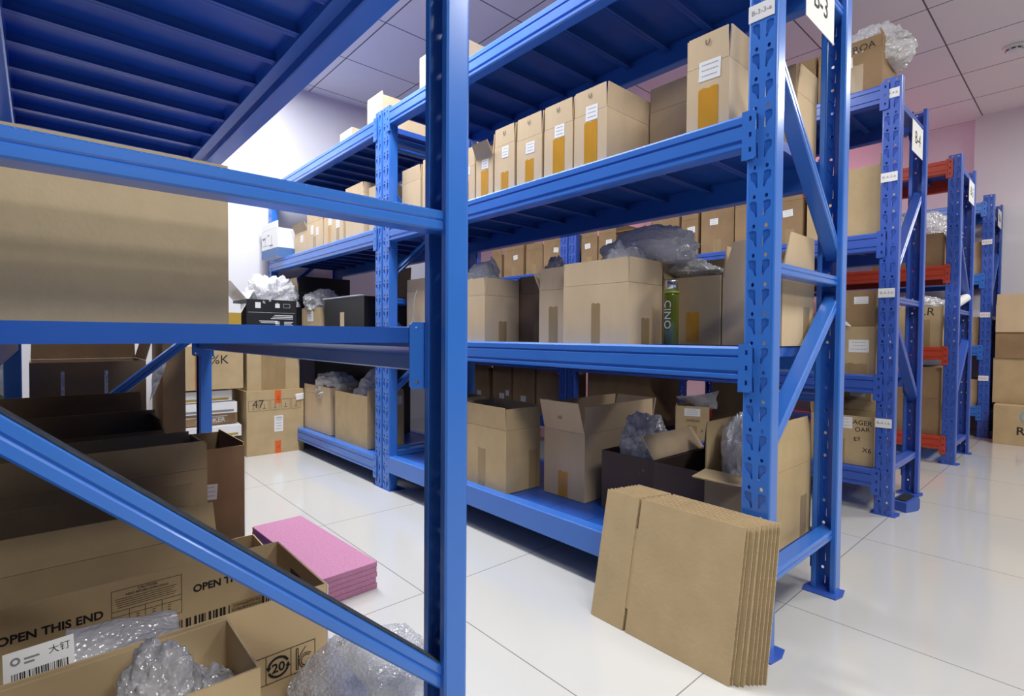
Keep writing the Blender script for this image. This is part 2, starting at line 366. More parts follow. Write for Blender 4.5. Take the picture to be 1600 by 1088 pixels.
def rack(label, x0, x1, y0, y1, levels, pat=1, post=None, beam_m=None, plm=None, sign=None, tags=(), far_pat=None, brz=(1.0, .19, 1.84),
         group=None, deck_in=.034, plain=(), th=.03, hb=.086, deck_m=None, up_dg=None, lo_dg=None, far_lo=None):
    post = post or UP; pm = VBLUE if post is UPV else BLUE; beam_m = beam_m or BLUE; plm = plm or PLB; deck_m = deck_m or DBLUE
    root = thing('storage_rack', label, 'storage rack', (x0, y0, 0), group=group)
    W, L = x1-x0, y1-y0
    posts = []
    for (px, py, rz) in ((0, 0, 0), (0, L-PW, 0), (W, PW, math.pi), (W, L, math.pi)):
        o = link('upright_post', post, root, loc=(px, py, 0), rz=rz); posts.append(o)
        link('foot_plate', FOOT, o)
    for e, yy in ((0, .012), (1, L-PW+.012)):
        ya, yb = yy, yy+.046
        P = pat if e == 0 else (far_pat if far_pat is not None else pat)
        for z in brz: brace(root, 'horizontal_brace', (.006, z), (W-.006, z), ya, yb, th, pm)
        u = up_dg or (1.58, 1.08); l = lo_dg or (.95, .50)
        if e and far_lo: l = far_lo
        xa, xb = .012, W-.012
        if P == 1: ud, ldg = ((xa, u[0]), (xb, u[1])), ((xb, l[0]), (xa, l[1]))
        else: ud, ldg = ((xb, u[0]), (xa, u[1])), ((xa, l[0]), (xb, l[1]))
        if u[0] > 0: brace(root, 'diagonal_brace', *ud, ya+.001, yb-.001, th, pm)
        brace(root, 'diagonal_brace', *ldg, ya+.001, yb-.001, th, pm)
    bl = L-2*PW-.004
    me = beam_mesh(bl, beam_m); mep = beam_mesh(bl, beam_m, True)
    wide_me = None
    if deck_in > .05:
        bmw = bmesh.new(); extrude(bmw, [(0, .003), (.003, 0), (.055, 0), (.058, .003), (.058, .030), (.079, .046), (.079, .080), (.003, .086), (0, .083), (0, .058), (.004, .056), (.004, .026), (0, .024)], 'y', 0, bl)
        bmesh.ops.recalc_face_normals(bmw, faces=bmw.faces); wide_me = bpy.data.meshes.new('shelf_beam'); bmw.to_mesh(wide_me); bmw.free(); wide_me.materials.append(beam_m)
    for i, z in enumerate(levels):
        for side in (0, 1):
            mm = wide_me if deck_in > .05 and side else (mep if i in plain else me); pp = plm if side or deck_in < .05 else PLB
            b = link('shelf_beam', mm, root, loc=(0, PW+.002, z-hb)) if side == 0 else link('shelf_beam', mm, root, loc=(W, L-PW-.002, z-hb), rz=math.pi)
            link('connector_plate', pp, b, mtx=Matrix.Translation((0, bl, 0)))
            link('connector_plate', pp, b, mtx=Matrix.Diagonal((1, -1, 1, 1)))
        # deck: folded steel panels laid across the two beams
        bm = bmesh.new(); n = 10; pw = (L-.02)/n
        ins = PW+.004
        zt = z-.004; yy0 = .0; dk0 = PW+.004; dk1 = L-PW-.004; pw = (dk1-dk0)/n; xa, xb = .034, W-deck_in
        for j in range(n):
            a, b2 = dk0+j*pw+.0008, dk0+(j+1)*pw-.0008; t = .0012
            prof = [(a, zt-.028), (a, zt), (b2, zt), (b2, zt-.028), (b2-.012, zt-.028), (b2-.012, zt-.0268), (b2-t, zt-.0268), (b2-t, zt-t), (a+t, zt-t), (a+t, zt-.0268), (a+.012, zt-.0268), (a+.012, zt-.028)]
            extrude(bm, prof, 'x', xa, xb)
        finish(bm, 'shelf_deck', deck_m, root)
    if sign:
        s, sx, sz = sign
        bm = bmesh.new(); abox(bm, -.11, .11, -.075, .075, 0, .0015)
        p = finish(bm, 'aisle_sign', PAPER, root, mtx=frame((sx-x0, .004, sz), (1, 0, 0), (0, 0, 1), (0, -1, 0)))
        letters(s, .085, INK, p, Matrix.Translation((0, 0, .002)))
    for (s, z) in tags:
        paper_label(posts[0], frame((-.001, PW/2+.004, z), (0, -1, 0), (0, 0, 1), (-1, 0, 0)), .064, .042, text=s, tsize=.017)
    return root
A_X1, A_Y0 = .587, .772
rackA = rack('nearest blue storage rack at left, its post and brace close to the camera', -.10, A_X1, A_Y0, 2.775, [.838, 1.625], pat=2, far_pat=1,
     brz=(1.024,), lo_dg=(.76, .165), up_dg=(0, 0), far_lo=(.86, .28), th=.036, deck_in=.0775, plm=plate_mesh(BLUE, True))
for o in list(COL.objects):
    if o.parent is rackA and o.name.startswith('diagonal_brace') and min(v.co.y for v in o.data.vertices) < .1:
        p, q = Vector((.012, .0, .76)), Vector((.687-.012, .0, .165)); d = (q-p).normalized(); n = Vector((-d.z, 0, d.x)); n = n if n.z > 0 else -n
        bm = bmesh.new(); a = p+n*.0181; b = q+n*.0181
        slab(bm, [a+Vector((0, .014, 0)), b+Vector((0, .014, 0)), b+Vector((0, .056, 0)), a+Vector((0, .056, 0))], n, .0012)  # near-black rough strip along the top of the diagonal brace
        tag(finish(bm, 'dark_top_edge', mat('dark_rough_strip', (.035, .045, .065), .95, noise_amt=.5, nscale=60), o), 'dark upper edge')
    if o.parent is rackA and o.name.startswith('horizontal_brace') and min(v.co.y for v in o.data.vertices) < .1:
        bm = bmesh.new(); x = .02
        while x < .665:
            bmesh.ops.create_uvsphere(bm, u_segments=8, v_segments=6, radius=.0024, matrix=Matrix.Translation((x, .0135, 1.0395)) @ Matrix.Diagonal((1.3, .8, .7, 1))); x += .0125
        finish(bm, 'crimp_dimples', BLUE, o, smooth=True)
rackB = rack('blue storage rack facing the aisle with the sign B-3 at its end', 1.358, 1.926, .542, 2.542, [.184, .796, 1.392, 2.0-.01], pat=1, sign=('B-3', 1.655, 1.765),
     tags=(('B-3-3-a', 1.640),), plain=(0,))
rackB2 = rack('blue storage rack behind the B-3 rack, reaching the far white wall', 1.358, 1.926, 2.552, 4.40, [.160, .796, 1.392, 1.975], pat=2)
rackC = rack('blue storage rack with the sign B-4, second row from the aisle with flattened cartons', 2.896, 3.464, .614, 2.614, [.207, .647, 1.309, 1.985], pat=2, sign=('B-4', 3.235, 1.80),
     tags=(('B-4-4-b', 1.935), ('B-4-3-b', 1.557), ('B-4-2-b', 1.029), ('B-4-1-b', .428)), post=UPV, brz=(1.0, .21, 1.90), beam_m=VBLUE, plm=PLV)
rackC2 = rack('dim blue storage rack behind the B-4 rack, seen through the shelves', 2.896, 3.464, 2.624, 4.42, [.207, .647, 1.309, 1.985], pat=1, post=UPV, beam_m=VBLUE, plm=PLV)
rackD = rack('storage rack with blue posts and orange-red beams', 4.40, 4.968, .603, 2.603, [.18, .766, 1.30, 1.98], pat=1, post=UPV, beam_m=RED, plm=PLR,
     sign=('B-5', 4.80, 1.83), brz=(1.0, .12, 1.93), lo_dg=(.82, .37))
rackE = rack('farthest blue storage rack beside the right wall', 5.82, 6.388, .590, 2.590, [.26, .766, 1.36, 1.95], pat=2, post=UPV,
     sign=('B-6', 6.20, 1.86), tags=(('B-6-3-a', 1.62), ('B-6-2-a', 1.02), ('B-6-1-a', .495)))

# ------------------------------------------------------------------ cartons
T = .004
def fmat(side, a, b):
    """face frame of a carton: origin at the left foot of the face as seen from outside"""
    return {'W': frame((0, b, 0), (0, -1, 0), (0, 0, 1), (-1, 0, 0)), 'S': frame((0, 0, 0), (1, 0, 0), (0, 0, 1), (0, -1, 0)),
            'E': frame((a, 0, 0), (0, 1, 0), (0, 0, 1), (1, 0, 0)), 'N': frame((a, b, 0), (-1, 0, 0), (0, 0, 1), (0, 1, 0))}[side]
def carton(label, x, y, z, a, b, h, rz=0, flaps=None, tapes=(), labels=(), m=None, closed=False, group=None, fm=None, name='cardboard_box', cat='box', texts=(), taper=.004):
    m = m or KRAFT
    root = thing(name, label, cat, (x, y, z), R(rz), group)
    bm = bmesh.new()
    abox(bm, 0, a, 0, b, 0, T); abox(bm, 0, T, 0, b, T, h); abox(bm, a-T, a, 0, b, T, h); abox(bm, T, a-T, 0, T, T, h); abox(bm, T, a-T, b-T, b, T, h)
    if closed:
        abox(bm, 0, a, 0, b/2-.0006, h, h+T); abox(bm, 0, a, b/2+.0006, b, h, h+T)
    finish(bm, 'box_body', m, root)
    for side, sp in (flaps or {}).items():
        ln, ang = sp[0], R(sp[1]); curve = sp[2] if len(sp) > 2 else 0
        F = fmat(side, a, b); wd = a if side in 'SN' else b
        bm = bmesh.new(); N = 6 if curve else 1
        rows = []; t_ = o_ = 0
        for i in range(N+1):
            f = i/N; an = ang+R(curve)*f; 
            if i:
                am = ang+R(curve)*(f-.5/N); t_ += ln/N*math.cos(am); o_ += ln/N*math.sin(am)
            g = .0015+taper*min(1, f*2.0)
            rows.append((g, wd-g, t_, o_, an))
        vo, vi = [], []
        for (l_, r_, t2, o2, an) in rows:
            vo.append([bm.verts.new(F @ Vector((s, h+.001+t2, o2))) for s in (l_, r_)])
            it, io = math.sin(an)*T, -math.cos(an)*T
            vi.append([bm.verts.new(F @ Vector((s, h+.001+t2+it, o2+io))) for s in (l_, r_)])
        for i in range(N):
            bm.faces.new((vo[i][0], vo[i][1], vo[i+1][1], vo[i+1][0])); bm.faces.new((vi[i][0], vi[i+1][0], vi[i+1][1], vi[i][1]))
            for s in (0, 1): bm.faces.new((vo[i][s], vo[i+1][s], vi[i+1][s], vi[i][s]))
        bm.faces.new((vo[0][0], vi[0][0], vi[0][1], vo[0][1])); bm.faces.new((vo[N][0], vo[N][1], vi[N][1], vi[N][0]))
        finish(bm, 'flap', sp[3] if len(sp) > 3 else (fm or m), root)
    for tp in tapes:
        side, s, wd, t0, t1 = tp[:5]; tm = tp[5] if len(tp) > 5 else AMBER; sk = tp[6] if len(tp) > 6 else 0
        F = fmat(side, a, b); bm = bmesh.new()
        jag = [(s-wd/2+sk, t1), (s-wd/4+sk, t1+.004), (s+sk, t1-.001), (s+wd/4+sk, t1+.003), (s+wd/2+sk, t1)]
        pts = [(s-wd/2, t0), (s+wd/2, t0)]+jag[::-1]
        slab(bm, [F @ Vector((p, q, 0)) for p, q in pts], F.to_3x3() @ Vector((0, 0, 1)), .0007)
        finish(bm, 'packing_tape', tm, root)
    for lb in labels:
        side, s, t, wd, hh = lb[:5]; kw = lb[5] if len(lb) > 5 else {}
        paper_label(root, fmat(side, a, b) @ Matrix.Translation((s, t, .0002)) @ Matrix.Rotation(R(kw.get('rot', 0)), 4, 'Z'), wd, hh, seed=hash((round(x*100), round(s*100))) % 999,
                    n=kw.get('n', 3), text=kw.get('text'), tsize=kw.get('tsize'))
    for tx in texts:
        side, s, t, st, size = tx[:5]; im = tx[5] if len(tx) > 5 else INK; rot = tx[6] if len(tx) > 6 else 0
        letters(st, size, im, root, fmat(side, a, b) @ Matrix.Translation((s, t, .0006)) @ Matrix.Rotation(R(rot), 4, 'Z'), bold=tx[7] if len(tx) > 7 else 0)
    return root
def crumple(name, label, cat, loc, size, seed=0, m=None, rz=0, sub=5, rough=.35, group=None, flatb=.5):
    bm = bmesh.new(); bmesh.ops.create_icosphere(bm, subdivisions=sub, radius=1)
    of = Vector((seed*7.13, seed*3.7, seed*1.9))
    for v in bm.verts:
        p = v.co.copy(); n1 = noise.noise(p*1.4+of); n2 = 1-abs(noise.noise(p*2.6+of))*2; n3 = 1-abs(noise.noise(p*5+of))*2
        n4 = 1-abs(noise.noise(p*11+of))*2; s = 1+rough*n1+rough*.55*n2+rough*.42*n3+rough*.20*n4
        v.co = p*s
        if v.co.z < -flatb: v.co.z = -flatb+(v.co.z+flatb)*.1
        v.co = Vector((v.co.x*size[0], v.co.y*size[1], (v.co.z+flatb)*size[2]))
    o = finish(bm, name, m or BUBBLE, smooth=True, loc=loc, rz=R(rz)); return tag(o, label, cat, group)
def sheet(name, label, cat, pts, seed=0, m=None, amp=.015, n=14, th=.0015):
    """crumpled sheet through a bilinear patch of four corner points"""
    bm = bmesh.new(); P = [Vector(p) for p in pts]; c = sum(P, Vector())/4
    nm = (P[1]-P[0]).cross(P[3]-P[0]).normalized(); of = Vector((seed*5.1, seed*2.3, 0)); g = []
    for i in range(n+1):
        row = []
        for j in range(n+1):
            u, v = i/n, j/n; p = P[0].lerp(P[1], u).lerp(P[3].lerp(P[2], u), v)-c
            q = p*9+of; d = noise.noise(q)+.5*(1-2*abs(noise.noise(q*2.3)))
            row.append(p+nm*amp*d+Vector((noise.noise(q*1.7+of), noise.noise(q*1.7), 0))*amp*.5)
        g.append(row)
    A = [[bm.verts.new(p+nm*th/2) for p in r] for r in g]; B = [[bm.verts.new(p-nm*th/2) for p in r] for r in g]
    for i in range(n):
        for j in range(n):
            bm.faces.new((A[i][j], A[i+1][j], A[i+1][j+1], A[i][j+1])); bm.faces.new((B[i][j], B[i][j+1], B[i+1][j+1], B[i+1][j]))
    for i in range(n):
        for (a, b) in (((i, 0), (i+1, 0)), ((i, n), (i+1, n)), ((0, i), (0, i+1)), ((n, i), (n, i+1))):
            bm.faces.new((A[a[0]][a[1]], A[b[0]][b[1]], B[b[0]][b[1]], B[a[0]][a[1]]))
    o = finish(bm, name, m or BUBBLE, smooth=True, loc=c); return tag(o, label, cat)
UPF = {'W': (.085, 0), 'E': (.085, 0), 'S': (.085, 0), 'N': (.085, 0)}
def ufl(l=.085, **k):
    d = {s: (l, 2) for s in 'WESN'}; d.update(k); return {a: b for a, b in d.items() if b}

# --- rack B (sign B-3), third shelf: row of tall cartons with amber tape
ZB3 = 1.390
G = 'tall cartons with amber tape on the third shelf of the B-3 rack'
def row_box(label, y, b, h=.19, x=1.405, a=.25, fl=.082, tape=(.034, .105), lab=(.045, .036, .150), flaps=None, group=G, z=ZB3, skew=0, mark=True, rz=0):
    fp = {'W': (fl, 0), 'E': (fl, 3), 'S': (fl, 3), 'N': (fl, 2)}
    if flaps: fp.update(flaps)
    c = carton(label, x, y, z, a, b, h, rz, flaps=fp, tapes=[('W', b*.52+skew, tape[0], 0, tape[1], AMBER, skew*.3)],
               labels=[('W', b*.55-skew, lab[2], lab[0], lab[1], {'rot': -2})], group=group)
    if mark and fp['W'][1] == 0: letters('U', .022, BROWNINK, c, fmat('W', a, b) @ Matrix.Translation((b*.5, h+fl-.025, .0016)))
    return c
row_box('sliver of a tall carton beside the near rack post, third shelf', 1.812, .125, h=.165)
row_box('amber-taped carton with its front flap tilted outward above the white label', 1.690, .112, h=.180, flaps={'W': (.062, 28)}, tape=(.048, .125), lab=(.044, .04, .152))
row_box('amber-taped carton with a plain white square label, right of the one with a tilted flap', 1.557, .122, h=.20, tape=(.044, .090), lab=(.040, .044, .170), fl=.072)
row_box('amber-taped carton in the middle of the row, its tape short and evenly creased', 1.405, .138, h=.19, tape=(.046, .105), lab=(.048, .042, .150))
row_box('amber-taped carton left of the long-sided one, its tape torn on a slant', 1.252, .140, h=.19, tape=(.056, .144), lab=(.048, .044, .170))
row_box('amber-taped carton showing its long plain side at the right end of the row', 1.100, .142, h=.19, a=.285, x=1.402, tape=(.056, .158), lab=(.052, .050, .188))
carton('plain open carton set back on the third shelf beside the tallest amber-taped carton', 1.64, .835, ZB3, .25, .258, .23, flaps=ufl(.085, W=(.085, -2)))
c = row_box('tallest amber-taped carton by the perforated near post, with a large printed white label', .682, .125, h=.19, fl=.086, a=.24, x=1.395, tape=(.058, .125), lab=(.064, .054, .174), group=None)
carton('tall narrow carton behind the perforated near post at the end of the third shelf', 1.735, .632, ZB3, .165, .13, .185, flaps={'W': (.085, 0), 'S': (.085, 4), 'E': (.085, 0), 'N': (.085, 0)}, labels=[('W', .07, .12, .05, .04)])
# cardboard liners under the row
def liner(label, y0, y1, x0=1.375, x1=1.62, z=ZB3-.003):
    bm = bmesh.new(); abox(bm, x0, x1, y0, y1, 0, .0028); o = finish(bm, 'cardboard_sheet', KRAFT2, loc=(0, 0, z)); tag(o, label, 'cardboard')
# --- rack B, top shelf
carton('brown carton on the top shelf of the B-3 rack, just right of the near post', 1.42, 1.98, 1.988, .25, .30, .20, closed=True)
# --- rack B, second shelf
ZB2 = .795
carton('open carton spilling bubble wrap, left end of the second shelf by the near post', 1.392, 1.722, ZB2, .195, .30, .195, 0, m=KRAFT,
       flaps={'W': (.072, 1), 'S': (.072, 3), 'N': (.07, 10), 'E': (.07, 5)}, tapes=[('S', .10, .045, 0, .085, BROWNT)])
sheet('bubble_wrap', 'bubble wrap standing up out of the leftmost open carton on the second shelf', 'bubble wrap', [(1.47, 1.76, 1.02), (1.50, 1.98, 1.03), (1.50, 1.97, 1.15), (1.50, 1.80, 1.17)], 3, POLY, .035)
crumple('bubble_wrap', 'loose bubble wrap lying in the leftmost open carton on the second shelf', 'bubble wrap', (1.49, 1.86, .985), (.06, .09, .085), 4)
carton('open dark-shadowed carton standing back between two lit cartons on the second shelf', 1.60, 1.50, ZB2, .22, .24, .21, 0, m=KRAFT2, flaps={'W': (.075, -3), 'S': (.075, 0), 'N': (.07, 10)}, tapes=[('W', .12, .04, 0, .08, BROWNT)])
crumple('bubble_wrap', 'small peak of bubble wrap in the dark-shadowed carton at the back of the second shelf', 'bubble wrap', (1.71, 1.61, .97), (.06, .065, .115), 6)
carton('small carton with crinkled clear tape on its front, left of the large carton', 1.45, 1.285, ZB2, .20, .172, .20, 0, flaps={'W': (.082, 2), 'N': (.08, 30), 'S': (.07, 0), 'E': (.07, 0)}, tapes=[('W', .075, .045, 0, .135, BROWNT)])
carton('large open carton in the middle of the second shelf, clear tape on its front', 1.400, 1.004, ZB2, .195, .280, .20, 0,
       flaps={'W': (.080, 0), 'S': (.080, 2), 'N': (.08, 4), 'E': (.08, 0)}, tapes=[('W', .147, .036, 0, .135, BROWNT), ('S', .095, .045, .001, .085, BROWNT)])
crumple('bubble_wrap', 'long grey bubble wrap bundle lying across the back of the large open carton', 'bubble wrap', (1.63, 1.10, 1.078), (.065, .17, .075), 11, BUBBLE, rz=-6, rough=.28)
crumple('bubble_wrap', 'bubble wrap packed inside the large open carton', 'bubble wrap', (1.50, 1.10, .985), (.055, .06, .085), 12, POLY)
crumple('bubble_wrap', 'flattened bubble wrap roll behind the large open carton', 'bubble wrap', (1.74, .99, 1.035), (.08, .09, .035), 13)
carton('carton behind the green bottle with an amber tape patch and a raised right flap', 1.60, .800, ZB2, .24, .205, .222, 0, m=KRAFT3, flaps={'N': (.09, 10), 'E': (.085, 0)}, tapes=[('W', .112, .045, .01, .105, AMBER)])
carton('tall-flapped carton at the right end of the second shelf, behind the perforated near post', 1.605, .615, ZB2, .255, .180, .215, 0,
       flaps={'W': (.105, 0), 'S': (.120, 4), 'E': (.10, 10), 'N': (.1, 4)}, tapes=[('S', .19, .05, 0, .12, BROWNT)], m=KRAFT, taper=.03)
fl = carton('slim carton blank standing open behind the large carton', 1.63, 1.010, ZB2, .22, .14, .22, 0, m=KRAFT, flaps={'W': (.09, 0), 'S': (.09, -6)})
# bottle
t = thing('water_bottle', 'olive green drinking bottle with a steel cap standing between cartons', 'bottle', (1.50, .912, ZB2))
def lathe(name, prof, m, parent, seg=28):
    bm = bmesh.new(); rings = []
    for r, z in prof: rings.append([bm.verts.new((r*math.cos(2*math.pi*i/seg), r*math.sin(2*math.pi*i/seg), z)) for i in range(seg)])
    for a, b in zip(rings, rings[1:]):
        for i in range(seg): bm.faces.new((a[i], a[(i+1) % seg], b[(i+1) % seg], b[i]))
    bm.faces.new(rings[0]); bm.faces.new(rings[-1])
    o = finish(bm, name, m, parent, smooth=False)
    for p in o.data.polygons: p.use_smooth = len(p.vertices) == 4 and abs(p.normal.z) < .9
    return o
lathe('bottle_body', [(.0215, 0), (.0235, .003), (.0235, .150), (.0225, .156), (.0215, .166)], OLIVE, t)
lathe('neck_ring', [(.0225, .162), (.0250, .163), (.0250, .169), (.0225, .170)], mat('lime_plastic', (.28, .36, .02), .3), t)
lathe('bottle_cap', [(.0205, .170), (.0205, .202), (.019, .205)], CHROME, t)
tm = Matrix.Rotation(R(-32), 4, 'Z')
letters('CINO', .036, WHITEINK, t, Matrix.Rotation(R(-8), 4, 'Z') @ frame((-.0238, -.004, .095), (0, 0, -1), (0, -1, 0), (-1, 0, 0)))
# --- rack B, bottom shelf
ZB1 = .182
carton('closed-looking carton with flaps upright at the left of the bottom shelf, beside the near post', 1.390, 1.578, ZB1, .190, .30, .255, -1, m=KRAFT3,
       flaps={'W': (.090, 3), 'S': (.085, -5), 'N': (.09, 6), 'E': (.09, 0)}, tapes=[('W', .14, .05, 0, .16, BROWNT), ('S', .15, .05, 0, .16, BROWNT)])
carton('big open carton with wide spread flaps in the middle of the bottom shelf', 1.542, 1.298, ZB1, .455, .215, .262, 0, m=KRAFT,
       flaps={'W': (.125, 16), 'S': (.105, 1), 'N': (.11, -8), 'E': (.11, 18)}, tapes=[('W', .105, .05, 0, .10, AMBER)])
letters('DS', .018, BROWNINK, bpy.data.objects[-1] if False else [o for o in COL.objects if o.get('label', '').startswith('big open carton with wide')][0],
        frame((-.022, .11, .262+.055), (0, -1, 0), (-.27, 0, .96), (-.96, 0, -.27)))
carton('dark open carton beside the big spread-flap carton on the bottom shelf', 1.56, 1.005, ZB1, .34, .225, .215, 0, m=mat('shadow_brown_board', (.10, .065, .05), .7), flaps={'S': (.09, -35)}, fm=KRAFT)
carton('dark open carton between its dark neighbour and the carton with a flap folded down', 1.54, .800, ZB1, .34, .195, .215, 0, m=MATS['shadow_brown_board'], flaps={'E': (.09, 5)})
crumple('bubble_wrap', 'clear bubble wrap bulging from the dark carton on the bottom shelf', 'bubble wrap', (1.68, 1.125, .35), (.085, .065, .10), 21)
crumple('bubble_wrap', 'second smaller lump of bubble wrap in the dark carton on the bottom shelf', 'bubble wrap', (1.60, 1.05, .335), (.03, .025, .045), 22)
carton('long open carton at the right end of the bottom shelf, front flap folded out', 1.50, .625, ZB1, .395, .165, .235, 0, m=KRAFT3,
       flaps={'W': (.085, 95), 'S': (.145, 2, -14), 'N': (.145, 0), 'E': (.12, 4)}, tapes=[('S', .33, .05, 0, .13, BROWNT), ('W', .05, .05, 0, .06, BROWNT)])
crumple('bubble_wrap', 'round wad of bubble wrap in the carton with the folded down front flap', 'bubble wrap', (1.60, .705, .36), (.072, .052, .125), 23)
crumple('bubble_wrap', 'scrap of bubble wrap by the rear post in the long bottom shelf carton', 'bubble wrap', (1.76, .705, .42), (.05, .042, .13), 24)

# --- rack behind B (reaching the far wall)
Z3 = 1.390
t = carton('white and blue printed product box overhanging the far end of the third shelf', 1.31, 4.03, Z3, .26, .32, .215, 3, m=WHITEP, flaps={'N': (.07, 75), 'W': (.05, 0), 'E': (.08, 0)}, fm=WHITEP)
bm = bmesh.new(); slab(bm, [(-.0008, 0, .001), (-.0008, .32, .001), (-.0008, .32, .07), (-.0008, 0, .07)], (-1, 0, 0), .0008); slab(bm, [(0, -.0008, .001), (.26, -.0008, .001), (.26, -.0008, .07), (0, -.0008, .07)], (0, -1, 0), .0008)
finish(bm, 'blue_band', SKYB, t)
for k, (yy, zz, ww, hh) in enumerate(((.25, .15, .05, .012), (.17, .17, .03, .008), (.24, .10, .002, .07), (.12, .10, .002, .07), (.18, .10, .12, .0015), (.10, .09, .06, .010))):
    bm = bmesh.new(); slab(bm, [(-.001, yy, zz), (-.001, yy+ww, zz), (-.001, yy+ww, zz+hh), (-.001, yy, zz+hh)], (-1, 0, 0), .0006); finish(bm, 'print', GREYINK, t)
G2 = 'lit cartons on the third shelf of the rack at the far wall'
def kbox(label, x, y, b, h, tone=KRAFT, z=Z3, a=.24, f=None, tapes=(), labels=(), group=None, rz=0): 
    return carton(label, x, y, z, a, b, h, rz, flaps=f if f is not None else ufl(.075), m=tone, tapes=tapes, labels=labels, group=group)
kbox('small carton right beside the white and blue box on the far rack', 1.42, 3.75, .25, .17, f={'W': (.06, 22), 'S': (.08, 0), 'E': (.08, 0)}, labels=[('W', .14, .12, .05, .05)])
kbox('carton with two white labels on the third shelf of the far rack', 1.41, 3.46, .27, .20, labels=[('W', .09, .15, .045, .06), ('W', .18, .13, .04, .05)], tapes=[('W', .13, .05, 0, .10, BROWNT)])
kbox('carton with an amber tape strip on the third shelf of the far rack', 1.41, 3.15, .29, .195, tapes=[('W', .09, .045, 0, .13), ('W', .22, .045, 0, .12, BROWNT)], labels=[('W', .10, .16, .05, .045), ('W', .22, .13, .05, .05)], f=ufl(.07, W=(.07, 12)))
kbox('tall plain carton left of the double posts on the third shelf of the far rack', 1.41, 2.87, .24, .26, f=ufl(.06))
kbox('carton tucked against the double posts on the third shelf of the far rack', 1.43, 2.66, .18, .20, tapes=[('W', .09, .045, 0, .12, BROWNT)])
kbox('carton standing just right of the double posts on the third shelf of the B-3 rack', 1.41, 2.255, .175, .205, f=ufl(.07), labels=[('W', .09, .06, .045, .03)])
kbox('third-shelf carton with an outward flap, just left of the near post', 1.41, 2.06, .175, .215, f={'W': (.07, 0), 'S': (.08, 70), 'N': (.07, 0)}, labels=[('W', .10, .12, .055, .05)])
kbox('small carton on the top shelf near the far wall', 1.42, 3.04, .17, .10, z=1.975, a=.2, f={}, labels=[('W', .08, .06, .02, .03)])
kbox('larger carton on the top shelf beside the tops of the double posts', 1.42, 2.66, .18, .17, z=1.975, a=.3, f={'W': (.02, 0)})
carton('carton lying at the back of the top shelf, right of the double posts', 1.735, 2.62, 1.985, .15, .14, .10, closed=True)
# second shelf of the far rack
Zs = .796
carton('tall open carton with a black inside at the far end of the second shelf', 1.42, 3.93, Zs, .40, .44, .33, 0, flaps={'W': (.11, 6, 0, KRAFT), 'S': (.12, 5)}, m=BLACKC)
carton('small carton with a white label in front of the tall black-lined carton', 1.42, 3.53, Zs, .22, .33, .21, 0, m=KRAFT3, labels=[('W', .16, .15, .10, .07)])
crumple('bubble_wrap', 'bubble wrap heaped on the small carton with a white label, far rack', 'bubble wrap', (1.52, 3.72, .99), (.09, .16, .09), 31)
c = carton('black printed carton with a tan stripe on the second shelf of the far rack', 1.43, 2.90, Zs, .28, .58, .255, 0, m=BLACKC, flaps={'W': (.015, 80)}, fm=WHITEP, texts=[('W', .42, .05, 'S20', .045, WHITEINK)])
bm = bmesh.new(); slab(bm, [(-.0008, .27, .001), (-.0008, .33, .001), (-.0008, .33, .165), (-.0008, .27, .165)], (-1, 0, 0), .0008); finish(bm, 'tan_stripe', KRAFT, c)
carton('brown carton with its flap raised behind the black printed carton', 1.74, 2.90, Zs, .18, .32, .33, 0, m=KRAFT2, flaps={'W': (.12, -4)})
carton('carton wrapped in clear film behind the near post on the second shelf', 1.44, 2.16, Zs, .25, .27, .25, 0, flaps=ufl(.06), m=KRAFT)
sheet('bubble_wrap', 'clear film hanging down the carton behind the near post', 'plastic film', [(1.425, 2.33, .99), (1.425, 2.36, .88), (1.42, 2.35, .88), (1.42, 2.30, 1.05)], 5, POLY, .01, 8)
# bottom shelf of the far rack
Z1 = .160
carton('added black box for the deep shade behind the two open cartons, far bottom shelf', 1.665, 3.10, Z1, .20, 1.15, .50, 0, m=BLACKC, closed=True)  # black box added where only deep shade lies behind the cartons
carton('open carton on the bottom shelf nearest the far stacked cartons', 1.405, 3.335, Z1, .22, .45, .255, 0, m=KRAFT, flaps={'W': (.055, -2), 'S': (.055, 0), 'E': (.05, 5)})
crumple('bubble_wrap', 'shiny bubble wrap showing above the open carton nearest the far stacked cartons', 'bubble wrap', (1.52, 3.50, .39), (.10, .17, .10), 33)
carton('open carton on the bottom shelf left of the double posts', 1.395, 2.79, Z1, .24, .44, .305, 0, m=KRAFT3, flaps={'S': (.03, 0)}, labels=[('S', .20, .27, .05, .05)])
crumple('bubble_wrap', 'bubble wrap inside the open carton left of the double posts', 'bubble wrap', (1.54, 2.97, .37), (.085, .14, .12), 34)
carton('dim carton at the back of the bottom shelf, right of the double posts', 1.62, 2.30, .182, .25, .20, .30, 0, m=KRAFT3)

# --- rack B-4 and the rack behind it
Zc = 1.309
gc = [  # y, b, h, label
 (3.40, .13, .20, 'narrow brown carton nearest the far wall, dim third shelf row behind the B-3 rack'),
 (3.14, .24, .22, 'wide brown carton with a small square label far along the dim third shelf row'),
 (2.93, .19, .20, 'unlabelled brown carton in the dim row, second left of the perforated post'),
 (2.68, .22, .23, 'reddish brown carton directly left of the perforated post in the dim row'),
 (2.38, .145, .22, 'brown carton directly right of the perforated post in the dim row'),
 (2.225, .15, .23, 'brown high-labelled carton, second right of the perforated post in the dim row'),
 (1.735, .19, .25, 'brown carton with a tilted label, right of the splayed-flap one in the dim row'),
 (1.615, .11, .22, 'narrow brown carton with a low label between two wider ones in the dim row'),
 (1.40, .20, .26, 'brown carton with a high label above a tape patch in the dim row'),
 (1.17, .215, .24, 'brown carton with a label half hidden by the perforated near post of the B-3 rack'),
 (1.035, .12, .23, 'narrow brown carton seen just past the near post in the dim row')]
